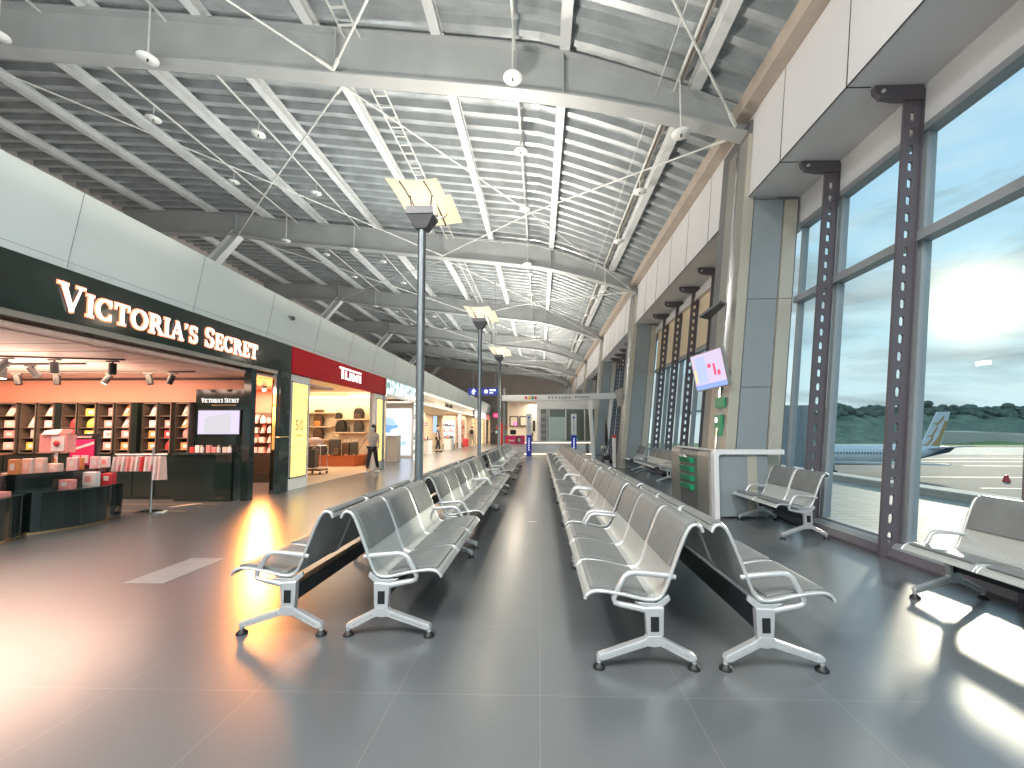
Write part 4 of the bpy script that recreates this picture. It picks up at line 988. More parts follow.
def lightbox(y0, y1, lab, nums):
    t = empty('poster_lightbox', lab, 'poster', (-5.5,(y0+y1)/2,0)); o_ = (-5.5,(y0+y1)/2,0)
    box(-5.62,-5.50,y0,y1,0,2.56).build('cabinet', M['white'], t, o_)
    q = box(-5.50,-5.492,y0+.12,y1-.1,.28,2.38).build('lit_print', M['yellow'], t, o_)
    MB().box(-5.50,-5.485,y0+.08,y0+.12,.25,2.41).box(-5.50,-5.485,y1-.1,y1-.07,.25,2.41).box(-5.50,-5.485,y0+.08,y1-.07,2.38,2.41).box(-5.50,-5.485,y0+.08,y1-.07,.25,.28).build('frame', M['chrome'], t, o_)
    if nums:
        text('numerals', '50', .34, M['brass'], (-5.488,(y0+y1)/2,1.42), (0,1,0), (0,0,1), q, o_, .003); text('caption', 'YEARS', .09, M['brass'], (-5.488,(y0+y1)/2,1.20), (0,1,0), (0,0,1), q, o_, .003)
lightbox(8.86, 9.68, 'tall glowing yellow patterned anniversary poster beside the marble pier', True)
lightbox(13.62, 14.30, 'narrow glowing yellow panel at the far side of the luggage shop', False)
single('steel_divider', box(-5.6,-5.42,14.32,14.40,0,3.18), M['chrome'], 'slim steel divider between the luggage shop and the glass-fronted shop', 'divider', None, (-5.5,14.36,0))
struct('wall_luggage_back', box(-10.8,-6.6,16.3,16.4,0,3.0), M['cream'])
struct('wall_luggage_side', MB().hexa([(-5.62,9.70,0),(-5.70,9.66,0),(-10.9,16.3,0),(-10.8,16.4,0),(-5.62,9.70,3),(-5.70,9.66,3),(-10.9,16.3,3),(-10.8,16.4,3)]), M['cream'])
struct('wall_luggage_right', MB().hexa([(-6.62,16.3,0),(-5.62,13.6,0),(-5.66,13.55,0),(-6.75,16.3,0),(-6.62,16.3,3),(-5.62,13.6,3),(-5.66,13.55,3),(-6.75,16.3,3)]), M['cream'])
struct('ceiling_luggage', box(-11,-5.62,9.0,22,2.82,2.86), M['cream'])
struct('trim_12', box(-10.6,-6.75,16.0,16.3,2.62,2.66), M['led'])
struct('trim_13', MB().prism([(-5.52,9.7),(-5.52,14.2),(-6.5,16.3),(-10.6,16.3)], 'z', .001, .012), M['lightwood'])
t = empty('luggage_plinth', 'cherry-red wooden plinth carrying the row of suitcases', 'plinth', (-7.3,15.2,0)); o_ = (-7.3,15.2,0)
MB().prism([(-9.2,14.9),(-6.75,14.9),(-6.62,15.3),(-6.72,15.9),(-9.2,15.9)], 'z', .02, .36).build('plinth_body', M['tum_plinth'], t, o_)
MB().prism([(-9.2,14.87),(-6.73,14.87),(-6.59,15.3),(-6.70,15.92),(-9.2,15.92)], 'z', .36, .40).build('plinth_top', M['tum_plinth'], t, o_)
single('wall_shelf', box(-9.9,-8.15,15.95,16.3,1.99,2.03), M['cream'], 'top left lit wall shelf of the luggage shop', 'shelf', 'luggage shop wall shelves', (-9,16.1,2))
for k, (a, b, z, n) in enumerate([(-9.9,-8.15,1.49,'middle left lit wall shelf'),(-9.9,-8.15,.98,'lower left lit wall shelf'),(-8.1,-6.8,1.78,'upper right lit wall shelf'),(-8.1,-6.8,1.26,'lower right lit wall shelf')]):
    single('wall_shelf', box(a,b,15.95,16.3,z-.04,z), M['cream'], n+' of the luggage shop', 'shelf', 'luggage shop wall shelves', ((a+b)/2,16.1,z))
M['bagbrown'] = noisy(mat('brown_leather', (.10,.055,.035), .45), .25, 10); M['bagdark'] = noisy(mat('black_nylon', (.022,.020,.022), .5), .3, 14); M['baggrey'] = noisy(mat('dark_grey_shell', (.06,.055,.055), .35), .25, 16)
def backpack(x, y, z, w, h, mk, lab, accent=None):
    t = empty('backpack', lab, 'bag', (x,y,z), group='bags in the luggage shop'); 
    MB().prism([(-w/2,0),(w/2,0),(w/2*.98,h*.6),(w/2*.8,h*.86),(w/4,h),(-w/4,h),(-w/2*.8,h*.86),(-w/2*.98,h*.6)], 'y', -.10, .10).build('bag_body', M[mk], t, bevel=.02)
    MB().cbox(-w*.36,w*.36,-.145,-.09,.02,h*.45,.02).build('front_pocket', M[accent or mk], t); MB().tube([(-.05,-.0,h*.96),(-.04,0,h*1.08),(.04,0,h*1.08),(.05,0,h*.96)], .010, 6).build('top_handle', M['black'], t)
    MB().tube([(w*.46,-.02,h*.8),(w*.62,0,h*.55),(w*.56,0,h*.18)], .016, 6).build('shoulder_strap', M['black'], t)
def suitcase(x, y, z, w, h, mk, lab):
    t = empty('suitcase', lab, 'suitcase', (x,y,z), group='suitcases on the red plinth')
    MB().cbox(-w/2,w/2,-.11,.11,.05,h,.035).build('case_shell', M[mk], t)
    m = MB()
    for k in range(5): m.box(-w*.38+k*w*.17,-w*.38+k*w*.17+w*.07,-.118,-.108,.10,h-.06)
    m.build('shell_ribs', M[mk], t); MB().tube([(-w*.25,.05,h-.02),(-w*.25,.05,h+.14),(w*.25,.05,h+.14),(w*.25,.05,h-.02)], .010, 6).build('pull_handle', M['chrome'], t)
    for sx in (-1, 1): MB().tube([(sx*w*.36,-.02,.03),(sx*w*.36,.02,.03)], .028, 10).build('wheel', M['black'], t)
backpack(-8.75,16.1,1.49,.34,.46,'bagbrown','brown leather backpack with orange pocket, middle left shelf','orabox')
backpack(-9.35,16.1,1.49,.30,.42,'bagbrown','brown backpack half hidden by the yellow poster, middle left shelf','orabox')
backpack(-8.75,16.1,.98,.36,.44,'bagbrown','dark brown backpack with glinting clasp, lower left shelf')
backpack(-9.35,16.1,.98,.30,.38,'bagbrown','dark backpack half hidden by the yellow poster, lower left shelf')
for k, x in enumerate((-8.7,-9.35)): single('toiletry_bag', MB().cbox(x-.19,x+.14,15.98,16.18,2.03,2.15,.03), M['bagbrown'], 'flat brown toiletry bag on the top shelf, %s' % ('right one' if k == 0 else 'left one'), 'bag', 'bags in the luggage shop', (x,16.08,2.03))
backpack(-7.95,16.1,1.78,.22,.24,'bagdark','small black shoulder bag, upper right shelf'); backpack(-7.15,16.1,1.78,.36,.42,'bagdark','large black rucksack, upper right shelf','bagbrown')
backpack(-7.85,16.1,1.26,.38,.44,'bagdark','black nylon backpack, left on the lower right shelf'); backpack(-7.15,16.1,1.26,.34,.44,'baggrey','dark grey tote bag, right on the lower right shelf')
o = single('drink_bottle', MB().lathe([(.04,1.26),(.04,1.40),(.02,1.45),(.02,1.48)],-7.53,16.1,10), M['baggrey'], 'dark drinking bottle between two bags on the lower right shelf', 'bottle', None, (-7.53,16.1,1.26))
for k, (x, w, h, mk) in enumerate([(-8.62,.32,.42,'bagdark'),(-8.18,.36,.44,'baggrey'),(-7.65,.40,.60,'baggrey'),(-7.22,.28,.48,'bagbrown'),(-6.92,.26,.50,'baggrey')]):
    if k in (0, 1): backpack(x,15.25,.40,w,h,mk,'dark travel backpack on the red plinth, %s' % ('far left' if k == 0 else 'second from left'))
    else: suitcase(x,15.25,.40,w,h,mk,['','','tall dark suitcase in the middle of the red plinth','brown cabin suitcase right of the tall one','dark grey cabin suitcase at the right end of the plinth'][k])
backpack(-7.45,15.0,.40,.24,.28,'bagbrown','small brown bag leaning on the tall suitcase')
t = empty('service_trolley', 'small chrome trolley with pink bundle in front of the luggage shop', 'trolley', (-6.75,12.3,0)); o_ = (-6.75,12.3,0)
m = MB()
for x, y in ((-6.95,12.1),(-6.5,12.1),(-6.95,12.5),(-6.5,12.5)): m.tube([(x,y,.08),(x,y,.86)], .014, 6)
m.tube([(-6.95,12.1,.86),(-6.5,12.1,.86),(-6.5,12.5,.86),(-6.95,12.5,.86)], .014, 6, close=True).build('frame', M['chrome'], t, o_)
box(-6.97,-6.48,12.08,12.52,.12,.16).build('lower_tray', M['bagbrown'], t, o_); MB().cbox(-6.92,-6.72,12.15,12.45,.2,.75,.03).build('grey_bin', M['baggrey'], t, o_)
for x, y in ((-6.95,12.1),(-6.5,12.1),(-6.95,12.5),(-6.5,12.5)): MB().tube([(x-.015,y,.045),(x+.015,y,.045)], .045, 10).build('wheel', M['black'], t, o_)
single('pink_bundle', MB().ball(-6.78,12.3,.99,.22,.20,.12), M['blushbox'], 'pink and white bundle lying on the chrome trolley', 'bundle', None, (-6.78,12.3,.9))
area('lug_light', (-7.6,13.6,2.78), 3, 3, 120, (1,.78,.54)); area('lug_light_b', (-8.2,15.9,2.6), 3.4, .2, 28, (1,.74,.42), (0,.35,-1))
# ------------------------------------------------------------------ glass-letter shop
M['crystal'] = None
def crystal():
    m = mat('crystal_sign', (.6,.75,.78), .25); b = m.node_tree.nodes['Principled BSDF']; tc = nd(m, 'ShaderNodeTexCoord'); mp_ = nd(m, 'ShaderNodeMapping'); lk(m, tc.outputs['Object'], mp_.inputs[0]); mp_.inputs['Scale'].default_value = (1,2.2,1)
    v = nd(m, 'ShaderNodeTexVoronoi'); v.inputs['Scale'].default_value = 4.2; lk(m, mp_.outputs[0], v.inputs['Vector'])
    r = nd(m, 'ShaderNodeValToRGB'); lk(m, v.outputs['Color'], r.inputs[0]); e = r.color_ramp.elements; e[0].color = (.10,.22,.24,1); e[0].position = .22; e[1].color = (.75,.95,.95,1); e[1].position = .62
    lk(m, r.outputs[0], b.inputs['Emission Color']); b.inputs['Emission Strength'].default_value = .75; lk(m, r.outputs[0], b.inputs['Base Color']); return m
M['crystal'] = crystal()
t = empty('shop_sign', 'pale shimmering crystal sign board right of the red sign', 'sign', (-5.5,16.5,2.66)); o_ = (-5.5,16.5,2.66)
box(-5.62,-5.50,14.42,18.75,2.66,3.16).build('sign_board', M['crystal'], t, o_)
struct('trim_14', box(-5.6,-5.5,14.42,18.75,2.56,2.66), M['white'])
t = empty('light_poster', 'big glowing white wall picture with a blue shell-like hat shape', 'poster', (-6.9,20,0)); o_ = (-6.9,20,0)
M['whiteglow'] = emi('white_screen_glow', (.80,.86,1), 1.0); M['bluehat'] = emi('blue_print', (.22,.42,.90), .85); M['bluehat2'] = emi('pale_blue_print', (.42,.62,.95), .9)
q = box(-7.85,-6.28,20,20.1,.12,2.40).build('lit_panel', M['whiteglow'], t, o_)
h = MB(); P = [(-7.55+.42*cos(a)*1.0+.1, 1.55+.42*sin(a)) for a in [pi*i/12 for i in range(13)]]; h.prism(P[::-1], 'y', 19.985, 19.999).build('hat_crown', M['bluehat2'], q, o_)
MB().prism([(-7.9+.15,1.5),(-7.3,1.38),(-6.98,1.45),(-6.9,1.62),(-7.2,1.55),(-7.55,1.62)], 'y', 19.97, 19.984).prism([(-7.6,1.5),(-7.2,1.5),(-7.35,1.2),(-7.55,1.25)], 'y', 19.972, 19.986).build('hat_brim', M['bluehat'], q, o_)
MB().prism([(-6.8,.62),(-6.6,.58),(-6.5,.75),(-6.62,.82),(-6.74,.78)], 'y', 19.985, 19.999).build('small_motif', M['bluehat2'], q, o_)
struct('wall_crystal_shop', MB().box(-8.6,-7.87,20,20.1,0,2.82).box(-7.87,-5.9,20,20.12,2.42,2.82).box(-6.26,-5.9,19.95,20.1,0,2.42), M['cream'])
t = empty('white_counter', 'white shop counter in front of the glowing blue hat picture', 'counter', (-6.5,17.3,0)); o_ = (-6.5,17.3,0)
box(-7.1,-6.45,17.2,17.7,0,1.06).build('front', M['white'], t, o_); box(-6.44,-6.02,17.25,17.75,0,1.08).build('side_unit', M['cream'], t, o_); box(-7.12,-6.0,17.15,17.78,1.08,1.12).build('worktop', M['white'], t, o_)
single('patterned_pillar', box(-5.68,-5.5,18.45,18.72,0,2.62), M['crystal'], 'glittering patterned pillar just left of the nearest lamp post', 'pillar', None, (-5.6,18.6,0))
area('cr_light', (-6.7,17.5,2.78), 1.8, 3, 90, (.95,.92,1))
M['signcream'] = mat('self_lit_cream', (.68,.60,.50), .5, emit=(.85,.72,.58), es=.12)  # weak emission put into the board to brighten it
# ------------------------------------------------------------------ cosmetics shop and beyond
t = empty('shop_sign', 'long beige recessed shop sign with slim warm light lines and dark lettering', 'sign', (-5.7,27,2.7)); o_ = (-5.7,27,2.7)
box(-5.80,-5.68,19.2,35,2.66,3.12).build('sign_board', M['signcream'], t, o_)
box(-5.70,-5.62,19.2,35,3.12,3.165).build('upper_light_line', M['led'], t, o_); box(-5.70,-5.66,19.2,35,2.60,2.66).build('lower_light_line', M['led'], t, o_)
text('lettering', 'Estée Lauder', .40, M['bagdark'], (-5.67,25.6,2.88), (0,1,0), (0,0,1), t, o_, .01, bold=.008)
single('lit_door_frame', box(-5.80,-5.66,19.0,19.2,0,3.17), M['cream'], 'pale lit door frame edge of the cosmetics shop', 'frame', None, (-5.7,19.1,0))
struct('wall_cosmetics_back', MB().box(-9.0,-8.9,18.8,36,0,2.9).box(-9,-5.9,35.9,36,0,2.9).box(-9,-5.9,20.16,20.24,0,2.9), M['cream'])
struct('ceiling_cosmetics', box(-9,-5.7,18.8,36,2.62,2.66), M['cream'])
M['whitelit'] = emi('lit_white_shelf', (.95,.92,.95), .95)
def shelf_unit(x0, x1, y, z1, lab, lit, n=4, mk='whitebox'):
    t = empty('cosmetics_shelf', lab, 'shelf', ((x0+x1)/2,y,0), group='cosmetics shop shelf units'); o_ = ((x0+x1)/2,y,0)
    box(x0,x1,y+.25,y+.3,.35,z1).build('lit_back', M['whitelit'] if lit else M['cream'], t, o_); box(x0,x1,y,y+.3,0,.38).build('base_drawers', M['shelfwood'], t, o_)
    for k in range(n):
        z = .4+(z1-.5)*k/n; sb = box(x0,x1,y,y+.25,z,z+.03).build('shelf_board', M['white'], t, o_); m = MB(); x = x0+.05; 
        random.seed(k+int(x0*10)); 
        while x < x1-.1: w = random.uniform(.04,.10); m.cbox(x,x+w,y+.04,y+.14,z+.03,z+.03+random.uniform(.08,.22),.01); x += w+random.uniform(.02,.06)
        q = m.build('stock', M[mk if k % 2 else 'pinkbox'], sb, o_); q['kind'] = 'stuff'
    MB().box(x0-.06,x0,y-.02,y+.3,0,z1+.1).box(x1,x1+.06,y-.02,y+.3,0,z1+.1).box(x0,x1,y-.02,y+.3,z1,z1+.3).build('surround', M['cream'], t, o_)
shelf_unit(-7.0,-6.12,29.6,2.1,'white lit cosmetics shelf behind the person in dark clothes',True,4,'bagdark')
shelf_unit(-6.75,-6.1,33.4,2.2,'open cosmetics shelf with red and pink stock further back',False,5,'redbox')
shelf_unit(-8.6,-7.7,27.2,2.2,'warm lit shelf at the left inside the cosmetics shop',False,4,'orabox')
single('white_column', box(-6.15,-5.95,30.9,31.2,0,2.62), M['white'], 'white column between the two cosmetics shelves', 'column', None, (-6.05,31,0))
single('blue_display', box(-7.02,-6.85,27.0,27.3,1.2,2.3), M['bluehat2'], 'narrow blue light panel behind the person in dark clothes', 'panel', None, (-6.9,27.1,1.2))
for k, (x, y) in enumerate([(-6.45,23.2),(-7.2,24.7),(-6.35,28.7)]):
    t = empty('cosmetics_counter', 'low pale cosmetics counter with a glass top, %s' % ['nearest','middle','farthest'][k], 'counter', (x,y,0), group='cosmetics counters')
    MB().cbox(-.25,.25,-.5,.5,0,.80,.03).build('counter_body', M['white'], t); MB().box(-.27,.27,-.52,.52,.80,.83).build('glass_top', M['roomglass'], t)
    for q in range(3): MB().cbox(-.1,.05,-.35+q*.3,-.22+q*.3,.83,.98,.01).build('tester', M[['pinkbox','whitebox','bagdark'][q]], t)
t = empty('red_promo_sign', 'small red lit promotion sign inside the cosmetics shop', 'sign', (-7.4,27,1.7)); box(-7.75,-7.4,26.9,26.95,1.65,1.86).build('panel', M['redbox'], t, (-7.4,27,1.7)); MB().box(-7.7,-7.45,26.885,26.9,1.72,1.79).build('lettering', M['whitelit'], t, (-7.4,27,1.7))
suit = empty('suitcase', 'red suitcase standing by the far cosmetics shelf', 'suitcase', (-5.95,33.0,0)); MB().cbox(-.22,.22,-.13,.13,.06,.70,.05).build('case_shell', M['redbox'], suit); MB().tube([(-.1,0,.7),(-.1,0,.95),(.1,0,.95),(.1,0,.7)], .012, 6).build('pull_handle', M['chrome'], suit)
area('cos_light', (-7.2,27,2.58), 2.6, 14, 420, (1,.80,.58))
# warm shops beyond
for k, (y0, y1) in enumerate([(36.2,39.2),(39.4,42.4),(42.6,46.5)]):
    t = empty('lit_shopfront', 'small warm orange lit shop front far down the hall, %s' % ['nearest','middle','farthest'][k], 'shop front', (-5.7,(y0+y1)/2,0), group='far warm shop fronts'); o_ = (-5.7,(y0+y1)/2,0)
    box(-6.4,-6.3,y0,y1,0,2.5).build('lit_back', M['warmpanel'], t, o_); box(-5.75,-5.6,y0,y1,2.5,3.1).build('header', M['whitelit'] if k < 2 else M['pinkbox'], t, o_)
    MB().box(-5.8,-5.6,y0,y0+.25,0,2.5).box(-5.8,-5.6,y1-.25,y1,0,2.5).build('jambs', M['cream'], t, o_)
    for z in (.5,1.0,1.5,2.0): box(-6.3,-6.05,y0+.3,y1-.3,z,z+.04).build('shelf_board', M['shelfwood'], t, o_)
single('pink_hanging_sign', box(-4.95,-4.35,43.5,43.6,2.75,3.25), M['pink'], 'small magenta sign at the far end of the shops', 'sign', None, (-4.6,43.5,2.75))
t = empty('luggage_cart', 'dark loaded cart standing far back beside the red figure', 'cart', (-4.2,38,0)); MB().cbox(-.32,.32,-.4,.4,.1,1.05,.05).build('cart_box', M['bagdark'], t)
for k in range(3): MB().ball(-.2+k*.2,0,1.16,.13,.15,.14).build('bundle', M[['baggrey','bagdark','mask'][k]], t)
for sx in (-.25,.25): MB().tube([(sx-.02,-.3,.06),(sx+.02,-.3,.06)], .06, 8).build('wheel', M['black'], t)
# red standing figure stand
t = empty('red_display_stand', 'orange-red robe-shaped display stand behind the third lamp post', 'display stand', (-2.0,21.4,0)); 
MB().prism([(-.16,.12),(.16,.12),(.12,1.35),(.30,1.45),(.28,1.52),(.12,1.66),(.06,1.72),(-.06,1.72),(-.12,1.66),(-.28,1.52),(-.30,1.45),(-.12,1.35)], 'y', -.10, .10).build('robe', M['orange'], t, bevel=.03); MB().cyl(0,0,0,.13,.18,18,.14).build('base', M['green'], t)
# ------------------------------------------------------------------ information canopy + service room
t = empty('entrance_canopy', 'long white overhead gate beam with coloured logo and lettering on leaning white posts', 'canopy', (.9,18.7,0)); o_ = (.9,18.7,0)
m = MB(); n = 14
for i in range(n):
    a, b = -1.72+5.15*i/n, -1.72+5.15*(i+1)/n; f = lambda x: 2.92+.10*(x+1.7)/5.2 - .02*cos((x-.9)*.8); m.hexa([(a,18.55,f(a)-.27),(b,18.55,f(b)-.27),(b,18.85,f(b)-.27),(a,18.85,f(a)-.27),(a,18.55,f(a)),(b,18.55,f(b)),(b,18.85,f(b)),(a,18.85,f(a))])
m.build('beam', M['white'], t, o_)
MB().tube([(2.42,18.7,0),(2.26,18.7,2.75)], .085, 14).build('post', M['white'], t, o_); MB().tube([(-1.62,18.7,0),(-1.62,18.7,3.25)], .05, 12).build('post', M['grey'], t, o_)
MB().tube([(2.95,18.9,0),(3.30,18.9,2.75)], .07, 12).build('post', M['white'], t, o_)
for k, (x, mk, w) in enumerate([(-.62,'pink',.10),(-.47,'yelbox',.12),(-.32,'green',.10),(-.19,'pink',.10)]): MB().cbox(x-w/2,x+w/2,18.535,18.55,2.74,2.86,.02).build('logo_mark', M[mk], t, o_)
m = MB()
for k in range(7): x = .42+k*.155; m.box(x-.04,x+.03,18.535,18.55,2.80,2.815).box(x-.012,x+.004,18.535,18.55,2.755,2.87).prism([(x-.045,2.76),(x-.02,2.76),(x+.04,2.80),(x+.03,2.82)], 'y', 18.535, 18.55)
m.build('lettering', M['shelfwood'], t, o_)
m = MB()
for k in range(9): x = 1.58+k*.075; m.box(x,x+.045,18.535,18.55,2.80,2.875).box(x+.01,x+.03,18.535,18.55,2.765,2.79)
m.build('small_lettering', M['grey'], t, o_)
# service room
struct('wall_service_room', MB().box(-.18,3.3,23.5,23.6,2.6,3.08).box(-.18,-.05,23.45,23.6,0,3.08), M['white'])
struct('wall_service_cream', MB().box(-2.0,-.15,25.5,25.6,0,3.3), M['cream'])
struct('ceiling_service_room', box(-2.0,3.4,23.5,27,3.08,3.14), M['white'])
struct('wall_service_inner', box(-.2,3.5,26.0,26.1,0,3.08), M['grey'])
t = empty('glass_partition', 'grey glazed partition under the white header with a frosted panel', 'partition', (1.4,23.5,0)); o_ = (1.4,23.5,0)
m = MB()
for x in (-.02,.38,.50,1.45,2.52,3.1): m.box(x,x+.06,23.48,23.58,0,2.6)
m.box(-.05,3.3,23.48,23.58,2.54,2.6).build('frame', M['white'], t, o_)
box(-.02,3.3,23.53,23.54,0,2.54).build('dark_glazing', M['roomglass'], t, o_); box(.56,1.45,23.50,23.52,.4,2.1).build('frosted_panel', M['frost'], t, o_)
t = empty('stock_rack', 'narrow dark rack behind the service room glass', 'rack', (.18,23.4,0)); o_ = (.18,23.4,0)
box(.04,.36,23.40,23.46,.6,2.3).build('rack_frame', M['grey'], t, o_)
for z in (.8,1.15,1.5,1.85): box(.06,.34,23.36,23.40,z,z+.18).build('rack_box', M['coldark'], t, o_)
t = empty('service_counter', 'long low white service counter with a warm light line under its top', 'counter', (.4,22.2,0)); o_ = (.4,22.2,0)
box(-1.9,2.75,22.1,22.7,.05,.66).build('counter_front', M['white'], t, o_); box(-1.95,2.8,22.0,22.75,.70,.76).build('counter_top', M['white'], t, o_); box(-1.9,2.75,22.12,22.16,.66,.70).build('light_line', M['led'], t, o_); box(2.45,2.62,22.085,22.10,.12,.64).build('dark_plate', M['coldark'], t, o_); box(-1.9,2.75,22.09,22.14,.05,.09).build('kick_light', M['led'], t, o_)
t = empty('pink_counter_panel', 'magenta counter panel with a smiling dark-haired portrait print', 'panel', (-1.3,21.9,.62)); o_ = (-1.3,21.9,.62)
box(-1.85,-.80,21.9,22.0,.62,1.06).build('panel', M['pink'], t, o_)
MB().ball(-1.12,21.9,.84,.14,.012,.20).build('portrait_hair', M['hair'], t, o_); MB().ball(-1.10,21.887,.82,.09,.012,.13).build('portrait_face', M['skin'], t, o_); MB().box(-1.12,-1.06,21.872,21.876,.735,.75).build('portrait_smile', M['whitebox'], t, o_)
MB().cbox(-1.70,-1.60,21.885,21.9,.74,.86,.01).build('logo_mark', M['yelbox'], t, o_); MB().box(-1.57,-1.48,21.885,21.9,.75,.83).box(-1.46,-1.36,21.885,21.9,.75,.83).build('lettering', M['whitebox'], t, o_)
for k, (x, nm_, mk, lab) in enumerate([(-1.45,'desk_monitor','black','black desk monitor on the service counter'),(-1.78,'desk_plant','redbox','small red pot on the service counter left of the monitor')]):
    t = empty(nm_, lab, 'monitor' if k == 0 else 'pot', (x,22.3,.76))
    if k == 0: MB().cbox(-.16,.16,-.02,.02,.36,.60,.01).build('screen_case', M['black'], t); MB().cyl(0,.02,0,.36,.02,8).build('stand', M['black'], t)
    else: MB().lathe([(.05,0),(.07,.2)],0,0,12).build('pot', M[mk], t); MB().ball(0,0,.28,.1,.1,.1).build('leaves', M['green'], t)
single('round_sign', MB().tube([(-1.44,24.0,1.72),(-1.44,24.05,1.72)], .12, 18), emi('pink_lamp', (1,.15,.30), 1.6), 'glowing round pink lamp above the magenta panel', 'lamp', None, (-1.44,24,1.6))
for k in range(2):
    t = empty('picture_frame', 'dark framed notice on the cream wall, %s one' % ('left' if k == 0 else 'right'), 'frame', (-1.6+k*.62,25.45,1.9), group='framed notices on the cream wall')
    MB().box(-.28,.28,-.02,.03,-.33,.33).build('frame', M['shelfwood'], t); MB().box(-.20,.20,-.026,-.02,-.25,.25).build('paper', M['cream'], t)
single('wall_speaker', box(-.42,-.28,25.3,25.5,1.3,1.95), M['black'], 'black box hung on the cream wall right of the frames', 'speaker', None, (-.35,25.4,1.3))
single('counter_bust', MB().lathe([(.10,.76),(.05,.95),(.10,1.1),(.03,1.25)],-.45,22.4,12), M['bagbrown'], 'small brown figure on the counter beside the blue pylon', 'figurine', None, (-.45,22.4,.76))
t = empty('potted_plant', 'small green plant in a white pot on the service counter', 'plant', (1.95,22.35,.76)); MB().lathe([(.07,0),(.09,.14)],0,0,12).build('pot', M['white'], t); MB().ball(0,0,.22,.16,.12,.08).build('foliage', M['green'], t)
def pylon(x, y, lab):
    t = empty('sign_pylon', lab, 'pylon', (x,y,0), group='blue and white sign pylons')
    MB().box(-.13,.13,-.10,.10,.04,1.10).build('blue_half', M['blue'], t); MB().box(-.13,.13,-.10,.10,1.10,2.16).build('white_half', M['white'], t); MB().cbox(-.2,.2,-.15,.15,0,.04,.01).build('base', M['steel'], t)
    m = MB(); w = MB(); random.seed(5)
    def ch(m, z, s):
        m.box(-s,s,-.108,-.10,z+s*.7,z+s*.95).box(-s*.15,s*.15,-.108,-.10,z-s*.9,z+s).box(-s*.8,s*.8,-.108,-.10,z-s*.2,z).box(-s*.9,-s*.6,-.108,-.10,z-s*.9,z-s*.2)
    for k in range(6): ch(w, .36+k*.11, .035)
    for k in range(6): ch(m, 1.34+k*.11, .032)
    m.box(-.05,.05,-.108,-.10,1.94,2.02).build('blue_characters', M['blue'], t); w.build('white_characters', M['letterw'], t)
pylon(-.54,20.7,'blue and white sign pylon standing in the central aisle'); pylon(1.70,20.7,'blue and white sign pylon behind the right bench row')
t = empty('hanging_sign', 'dark blue hanging direction sign with white arrow and icons', 'sign', (-2.18,16,2.85)); o_ = (-2.18,16,2.85)
box(-2.80,-1.58,16,16.08,2.70,2.98).build('sign_board', M['bluesign'], t, o_)
m = MB().box(-2.60,-2.56,15.99,16,2.74,2.92).prism([(-2.67,2.84),(-2.49,2.84),(-2.58,2.95)], 'y', 15.99, 16).prism([(-2.68,2.80),(-2.62,2.80),(-2.55,2.74),(-2.58,2.72)], 'y', 15.991, 16)
for x in (-2.34,-2.10): m.ball(x,15.995,2.84,.075,.008,.075)
m.box(-1.96,-1.72,15.99,16,2.86,2.93).box(-1.96,-1.82,15.99,16,2.77,2.81); m.build('white_icons', M['letterw'], t, o_)
for x in (-2.6,-1.75): MB().tube([(x,16.04,2.98),(x,16.04,7.6)], .012, 6).build('hanger_rod', M['grey'], t, o_)
# monitors on columns
def screen(c, th, lab, img, arm, cat='monitor'):
    t = empty('wall_monitor', lab, cat, c[0]); o_ = c[0]; V = [Vector(p) for p in c]; V[3] = V[0]+(V[2]-V[1])
    n = (V[1]-V[0]).cross(V[3]-V[0]).normalized(); 
    if n.y < 0: n = -n                       # n points away from viewer side
    MB().hexa([V[3], V[2], V[2]+n*th, V[3]+n*th, V[0], V[1], V[1]+n*th, V[0]+n*th]).build('housing', M['steel'], t, o_)
    def P(u, v, d): return V[0]+(V[1]-V[0])*u+(V[3]-V[0])*v - n*d
    def patch(name, u0, u1, v0, v1, m_, d, par):
        return MB().hexa([P(u0,v1,d),P(u1,v1,d),P(u1,v1,d*.4),P(u0,v1,d*.4),P(u0,v0,d),P(u1,v0,d),P(u1,v0,d*.4),P(u0,v0,d*.4)]).build(name, m_, par, o_)
    q = patch('screen', .03,.97,.03,.97, M['scr0'] if img else M['grey'], .004, t)
    if img:
        patch('blue_band', .03,.97,.84,.97, M['scr1'], .006, q); patch('blue_column', .14,.46,.10,.80, M['scr2'], .005, q); patch('yellow_bar', .06,.13,.42,.76, M['scr3'], .006, q)
        patch('numeral', .66,.72,.36,.66, M['scr4'], .007, q); patch('numeral_mark', .76,.84,.55,.68, M['scr4'], .007, q); patch('icon', .50,.60,.34,.44, M['scr4'], .006, q)
    MB().tube([(V[0]+V[2])/2+n*.04, arm], .03, 8).build('wall_arm', M['steel'], t, o_)
M['scr0'] = emi('screen_lavender', (.66,.56,.74), .85); M['scr1'] = emi('screen_blue', (.30,.42,.85), .85); M['scr2'] = emi('screen_pale_blue', (.48,.55,.85), .85); M['scr3'] = emi('screen_yellow', (.80,.72,.35), .85); M['scr4'] = emi('screen_red', (.80,.10,.22), .85)
screen([(2.52,6.95,2.55),(2.78,6.33,2.60),(2.90,6.35,2.00),(2.66,6.95,1.96)], .05, 'lilac flight information screen tilted down from the nearest column', True, (3.05,6.9,2.25))
screen([(2.78,15.3,2.78),(2.90,14.75,2.82),(3.02,14.78,2.24),(2.90,15.3,2.20)], .06, 'grey-backed screen fixed on the second leaning column', False, (3.12,15.2,2.5))
